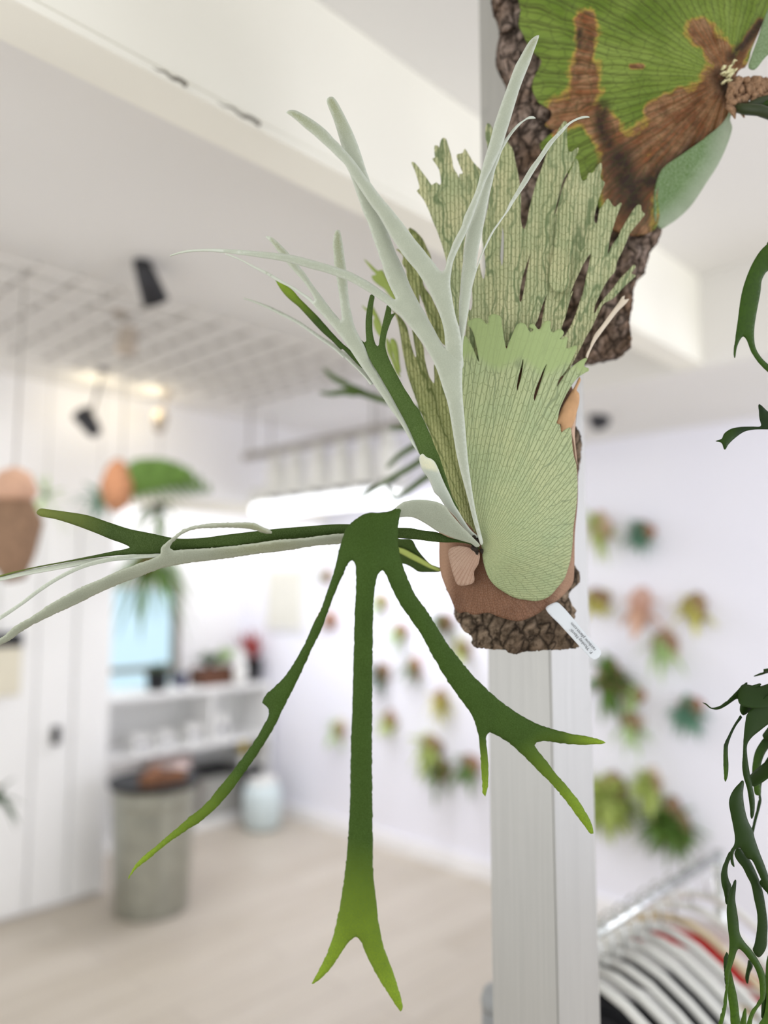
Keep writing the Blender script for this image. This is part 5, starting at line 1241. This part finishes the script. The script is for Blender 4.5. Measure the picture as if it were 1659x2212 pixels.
# ---------------------------------------------------------------- dark green fern hanging at the right edge
dk = empty('hanging_staghorn', P(1680, 1500, .80), 'dark green staghorn with long drooping ribbon fronds at the right edge, above the clothes', 'fern')
DM = ['backlit_frond', 'dark_frond_back']
def dark(name, pts, d, tp=None, bulge=0.002):
    return sheet(name, pts, d, DM, dk, step=5, bulge=bulge, bscale=7, tip=(tp or (lambda V: 0.15 + 0 * V[:, 0])), thick=0.0012)
def DC(d0, d1):
    return [(1550, 1440, d0), (1659, 1440, d0 + .01), (1550, 2212, d1), (1659, 2212, d1 + .01)]
dark('ribbon_frond', T('S6', (1100, 545), (1130, 552), (1180, 590), (1250, 575), (1310, 530), (1370, 470), (1430, 410), (1482, 373), (1478, 400), (1442, 460), (1432, 525), (1415, 520), (1390, 514), (1350, 540), (1290, 580), (1230, 606), (1172, 598), (1130, 565)), DC(.80, .80))
dark('ribbon_frond', T('S6', (1540, 322), (1600, 292), (1659, 270), (1720, 262), (1720, 282), (1659, 292), (1600, 310)), DC(.81, .81))
dark('ribbon_frond', T('S6', (1418, 610), (1430, 540), (1460, 460), (1500, 410), (1560, 388), (1602, 384), (1577, 430), (1571, 500), (1592, 530), (1545, 580), (1500, 622), (1450, 655), (1430, 640)), DC(.79, .79))
dark('ribbon_frond', T('S6', (1720, 430), (1659, 478), (1600, 528), (1530, 588), (1482, 645), (1468, 700), (1456, 800), (1450, 900), (1445, 1000), (1440, 1090), (1450, 1180), (1480, 1280), (1500, 1400), (1520, 1540), (1540, 1500), (1546, 1380), (1530, 1280), (1502, 1140), (1482, 1000), (1482, 905), (1522, 842), (1582, 792), (1659, 732), (1720, 690)), DC(.775, .80))
dark('ribbon_frond', T('S6', (1428, 655), (1390, 710), (1350, 780), (1310, 860), (1285, 905), (1278, 1000), (1280, 1100), (1289, 1200), (1296, 1222), (1315, 1172), (1321, 1080), (1316, 980), (1320, 905), (1352, 812), (1392, 735), (1438, 672)), DC(.785, .785), tips((1567, 1690, 90)))
dark('ribbon_frond', T('S6', (1700, 780), (1659, 812), (1600, 880), (1550, 970), (1528, 1080), (1525, 1180), (1535, 1260), (1550, 1330), (1590, 1340), (1600, 1310), (1590, 1200), (1595, 1100), (1620, 1010), (1659, 940), (1700, 900)), DC(.81, .82), tips((1640, 1700, 120)))
dark('ribbon_frond', T('S6', (1700, 1020), (1659, 1110), (1610, 1220), (1598, 1330), (1604, 1380), (1590, 1450), (1560, 1560), (1530, 1680), (1520, 1660), (1540, 1560), (1570, 1440), (1585, 1330), (1560, 1320), (1600, 1180), (1650, 1060), (1690, 980)), DC(.815, .825))
dark('ribbon_frond', T('S6', (1450, 1215), (1390, 1258), (1342, 1330), (1325, 1400), (1340, 1500), (1360, 1600), (1375, 1700), (1368, 1762)) + T('S7', (1335, 155), (1340, 210), (1352, 270), (1372, 290), (1362, 200), (1380, 140), (1420, 128), (1445, 160), (1480, 215), (1520, 230), (1570, 330), (1620, 440), (1680, 560), (1680, 440), (1640, 300), (1590, 170), (1545, 40)) + T('S6', (1530, 1640), (1490, 1560), (1460, 1450), (1446, 1330)), DC(.77, .775), bulge=0.004)
dark('ribbon_frond', T('S7', (1338, 160), (1310, 200), (1280, 270), (1258, 350), (1262, 430), (1285, 520), (1306, 610), (1322, 560), (1345, 450), (1325, 400), (1312, 330), (1322, 260), (1345, 200)), DC(.782, .782))
dark('ribbon_frond', T('S7', (1372, 180), (1400, 240), (1440, 290), (1480, 370), (1515, 440), (1540, 560), (1568, 700), (1566, 820), (1545, 950), (1530, 1005), (1580, 1062), (1640, 990), (1652, 880), (1655, 780), (1640, 640), (1610, 480), (1560, 340), (1500, 220), (1440, 140), (1395, 130)), DC(.788, .785))
dark('ribbon_frond', T('S7', (1386, 400), (1350, 450), (1320, 540), (1305, 660), (1315, 800), (1328, 920), (1325, 1010), (1310, 1100), (1290, 1180), (1300, 1290), (1290, 1400), (1265, 1520), (1235, 1640), (1250, 1700), (1280, 1600), (1305, 1480), (1318, 1330), (1335, 1200), (1370, 1080), (1405, 990), (1440, 1010), (1490, 1070), (1545, 1150), (1580, 1250), (1590, 1350), (1585, 1430), (1530, 1500), (1490, 1580), (1470, 1700), (1510, 1700),
      (1530, 1580), (1570, 1500), (1630, 1420), (1642, 1330), (1630, 1200), (1580, 1090), (1520, 1000), (1460, 930), (1420, 860), (1405, 740), (1390, 640), (1378, 560), (1385, 470)), DC(.778, .77), tips((1560, 2200, 300), (1640, 2212, 300)), 0.003)
dark('ribbon_frond', T('S7', (1338, 1170), (1318, 1270), (1318, 1400), (1335, 1520), (1350, 1660), (1420, 1680), (1412, 1540), (1395, 1400), (1370, 1290)), DC(.785, .785), tips((1590, 2212, 330)))
dark('ribbon_frond', T('S7', (1282, 1070), (1310, 1020), (1325, 1060), (1310, 1150), (1320, 1250), (1300, 1300), (1285, 1180)), DC(.79, .79))
dark('ribbon_frond', T('S7', (1500, 1085), (1480, 1150), (1468, 1240), (1485, 1290), (1505, 1200), (1530, 1130)), DC(.81, .81))
dark('ribbon_frond', T('S7', (1659, 1050), (1640, 1200), (1645, 1400), (1625, 1560), (1580, 1640), (1580, 1690), (1720, 1690), (1720, 1000)), DC(.79, .79), tips((1650, 2212, 300)))
dark('ribbon_frond', T('S7', (1470, 1500), (1440, 1560), (1415, 1690), (1470, 1690), (1475, 1600)), DC(.795, .795), lambda V: 0 * V[:, 0] + 1)
for pl, d in ((T('PX', (1700, 500), (1659, 526), (1640, 545), (1620, 580), (1603, 630), (1594, 690), (1588, 735), (1586, 765), (1588, 773), (1592, 750), (1600, 732), (1606, 727), (1613, 735), (1624, 762), (1640, 785), (1665, 808), (1690, 815), (1690, 805), (1655, 783), (1634, 755), (1629, 725), (1632, 690), (1643, 630), (1646, 605), (1659, 585), (1700, 570)), .81),
              (T('S5', (1384, 45), (1380, 90), (1384, 150), (1394, 208), (1330, 212), (1240, 215), (1170, 230), (1120, 265), (1102, 303), (1060, 320), (1100, 334), (1128, 384), (1150, 350), (1200, 300), (1270, 252), (1340, 236), (1448, 234), (1530, 234), (1530, 160), (1448, 100)), .80)):
    sheet('drooping_tip', pl, [(1590, 700, d), (1659, 700, d + .005), (1590, 930, d - .002), (1659, 930, d)], DM, big, step=5, bulge=.002, bscale=7, thick=.0012, tip= (lambda V: 0 * V[:, 0] + .55) if d > .805 else (lambda V: np.clip((1600 - V[:, 0]) / 60, 0, .3)))

# the rest of that plant, beyond the edge of the picture: mount, wire and the frond bases
mb = MB(); mt = P(1850, 1440, .83)
mb.lathe(mt - ZZ * .07, [(.02, 0), (.05, .02), (.06, .07), (.05, .12), (.02, .14)], 16)
mb.build('moss_mount', 'husk', dk, True)
MB().tube([mt + ZZ * .06, Vector((mt.x, mt.y, HC))], .0015, 6).build('hanging_wire', 'rod_grey', dk)
for a, w, d in (([(1650, 1450), (1700, 1446), (1760, 1440), (1850, 1440)], [5, 9, 12, 14], .815), ([(1600, 1500), (1650, 1505), (1720, 1470), (1850, 1445)], [40, 48, 36, 16], .79),
                ([(1655, 1595), (1720, 1530), (1780, 1475), (1850, 1445)], [20, 26, 24, 14], .815), ([(1655, 1655), (1720, 1570), (1790, 1490), (1850, 1450)], [14, 20, 22, 14], .82),
                ([(1622, 1690), (1680, 1640), (1750, 1540), (1850, 1450)], [22, 30, 28, 16], .80), ([(1660, 2200), (1690, 2000), (1730, 1750), (1790, 1560), (1850, 1450)], [30, 34, 30, 24, 14], .805),
                ([(1650, 1900), (1700, 1960), (1730, 2060), (1740, 2160), (1725, 2240)], [24, 24, 20, 14, 3], .79)):
    dark('ribbon_frond', strip_outline(a, w), [(a[0][0], a[0][1], d), (a[-1][0], a[-1][1], .82), (a[1][0], a[1][1], d)])
# long fronds of the big fern that arch out past the edge and droop back in
for a, w, d in (([(1640, 240), (1700, 252), (1770, 290), (1800, 370), (1770, 450), (1700, 520), (1670, 545)], [10, 14, 20, 26, 34, 42, 44], .83),
                ([(1640, 222), (1740, 225), (1850, 300), (1890, 480), (1860, 700), (1790, 850), (1700, 905), (1650, 910)], [10, 14, 20, 26, 30, 34, 28, 20], .825)):
    sheet('arching_frond', strip_outline(a, w), [(1640, 240, .865), (1750, 300, d), (1700, 530, .813), (1850, 600, .80), (1700, 905, .80)], DM, big, step=7, bulge=.002, bscale=8, tip=lambda V: 0.3 + 0 * V[:, 0], thick=.0013)
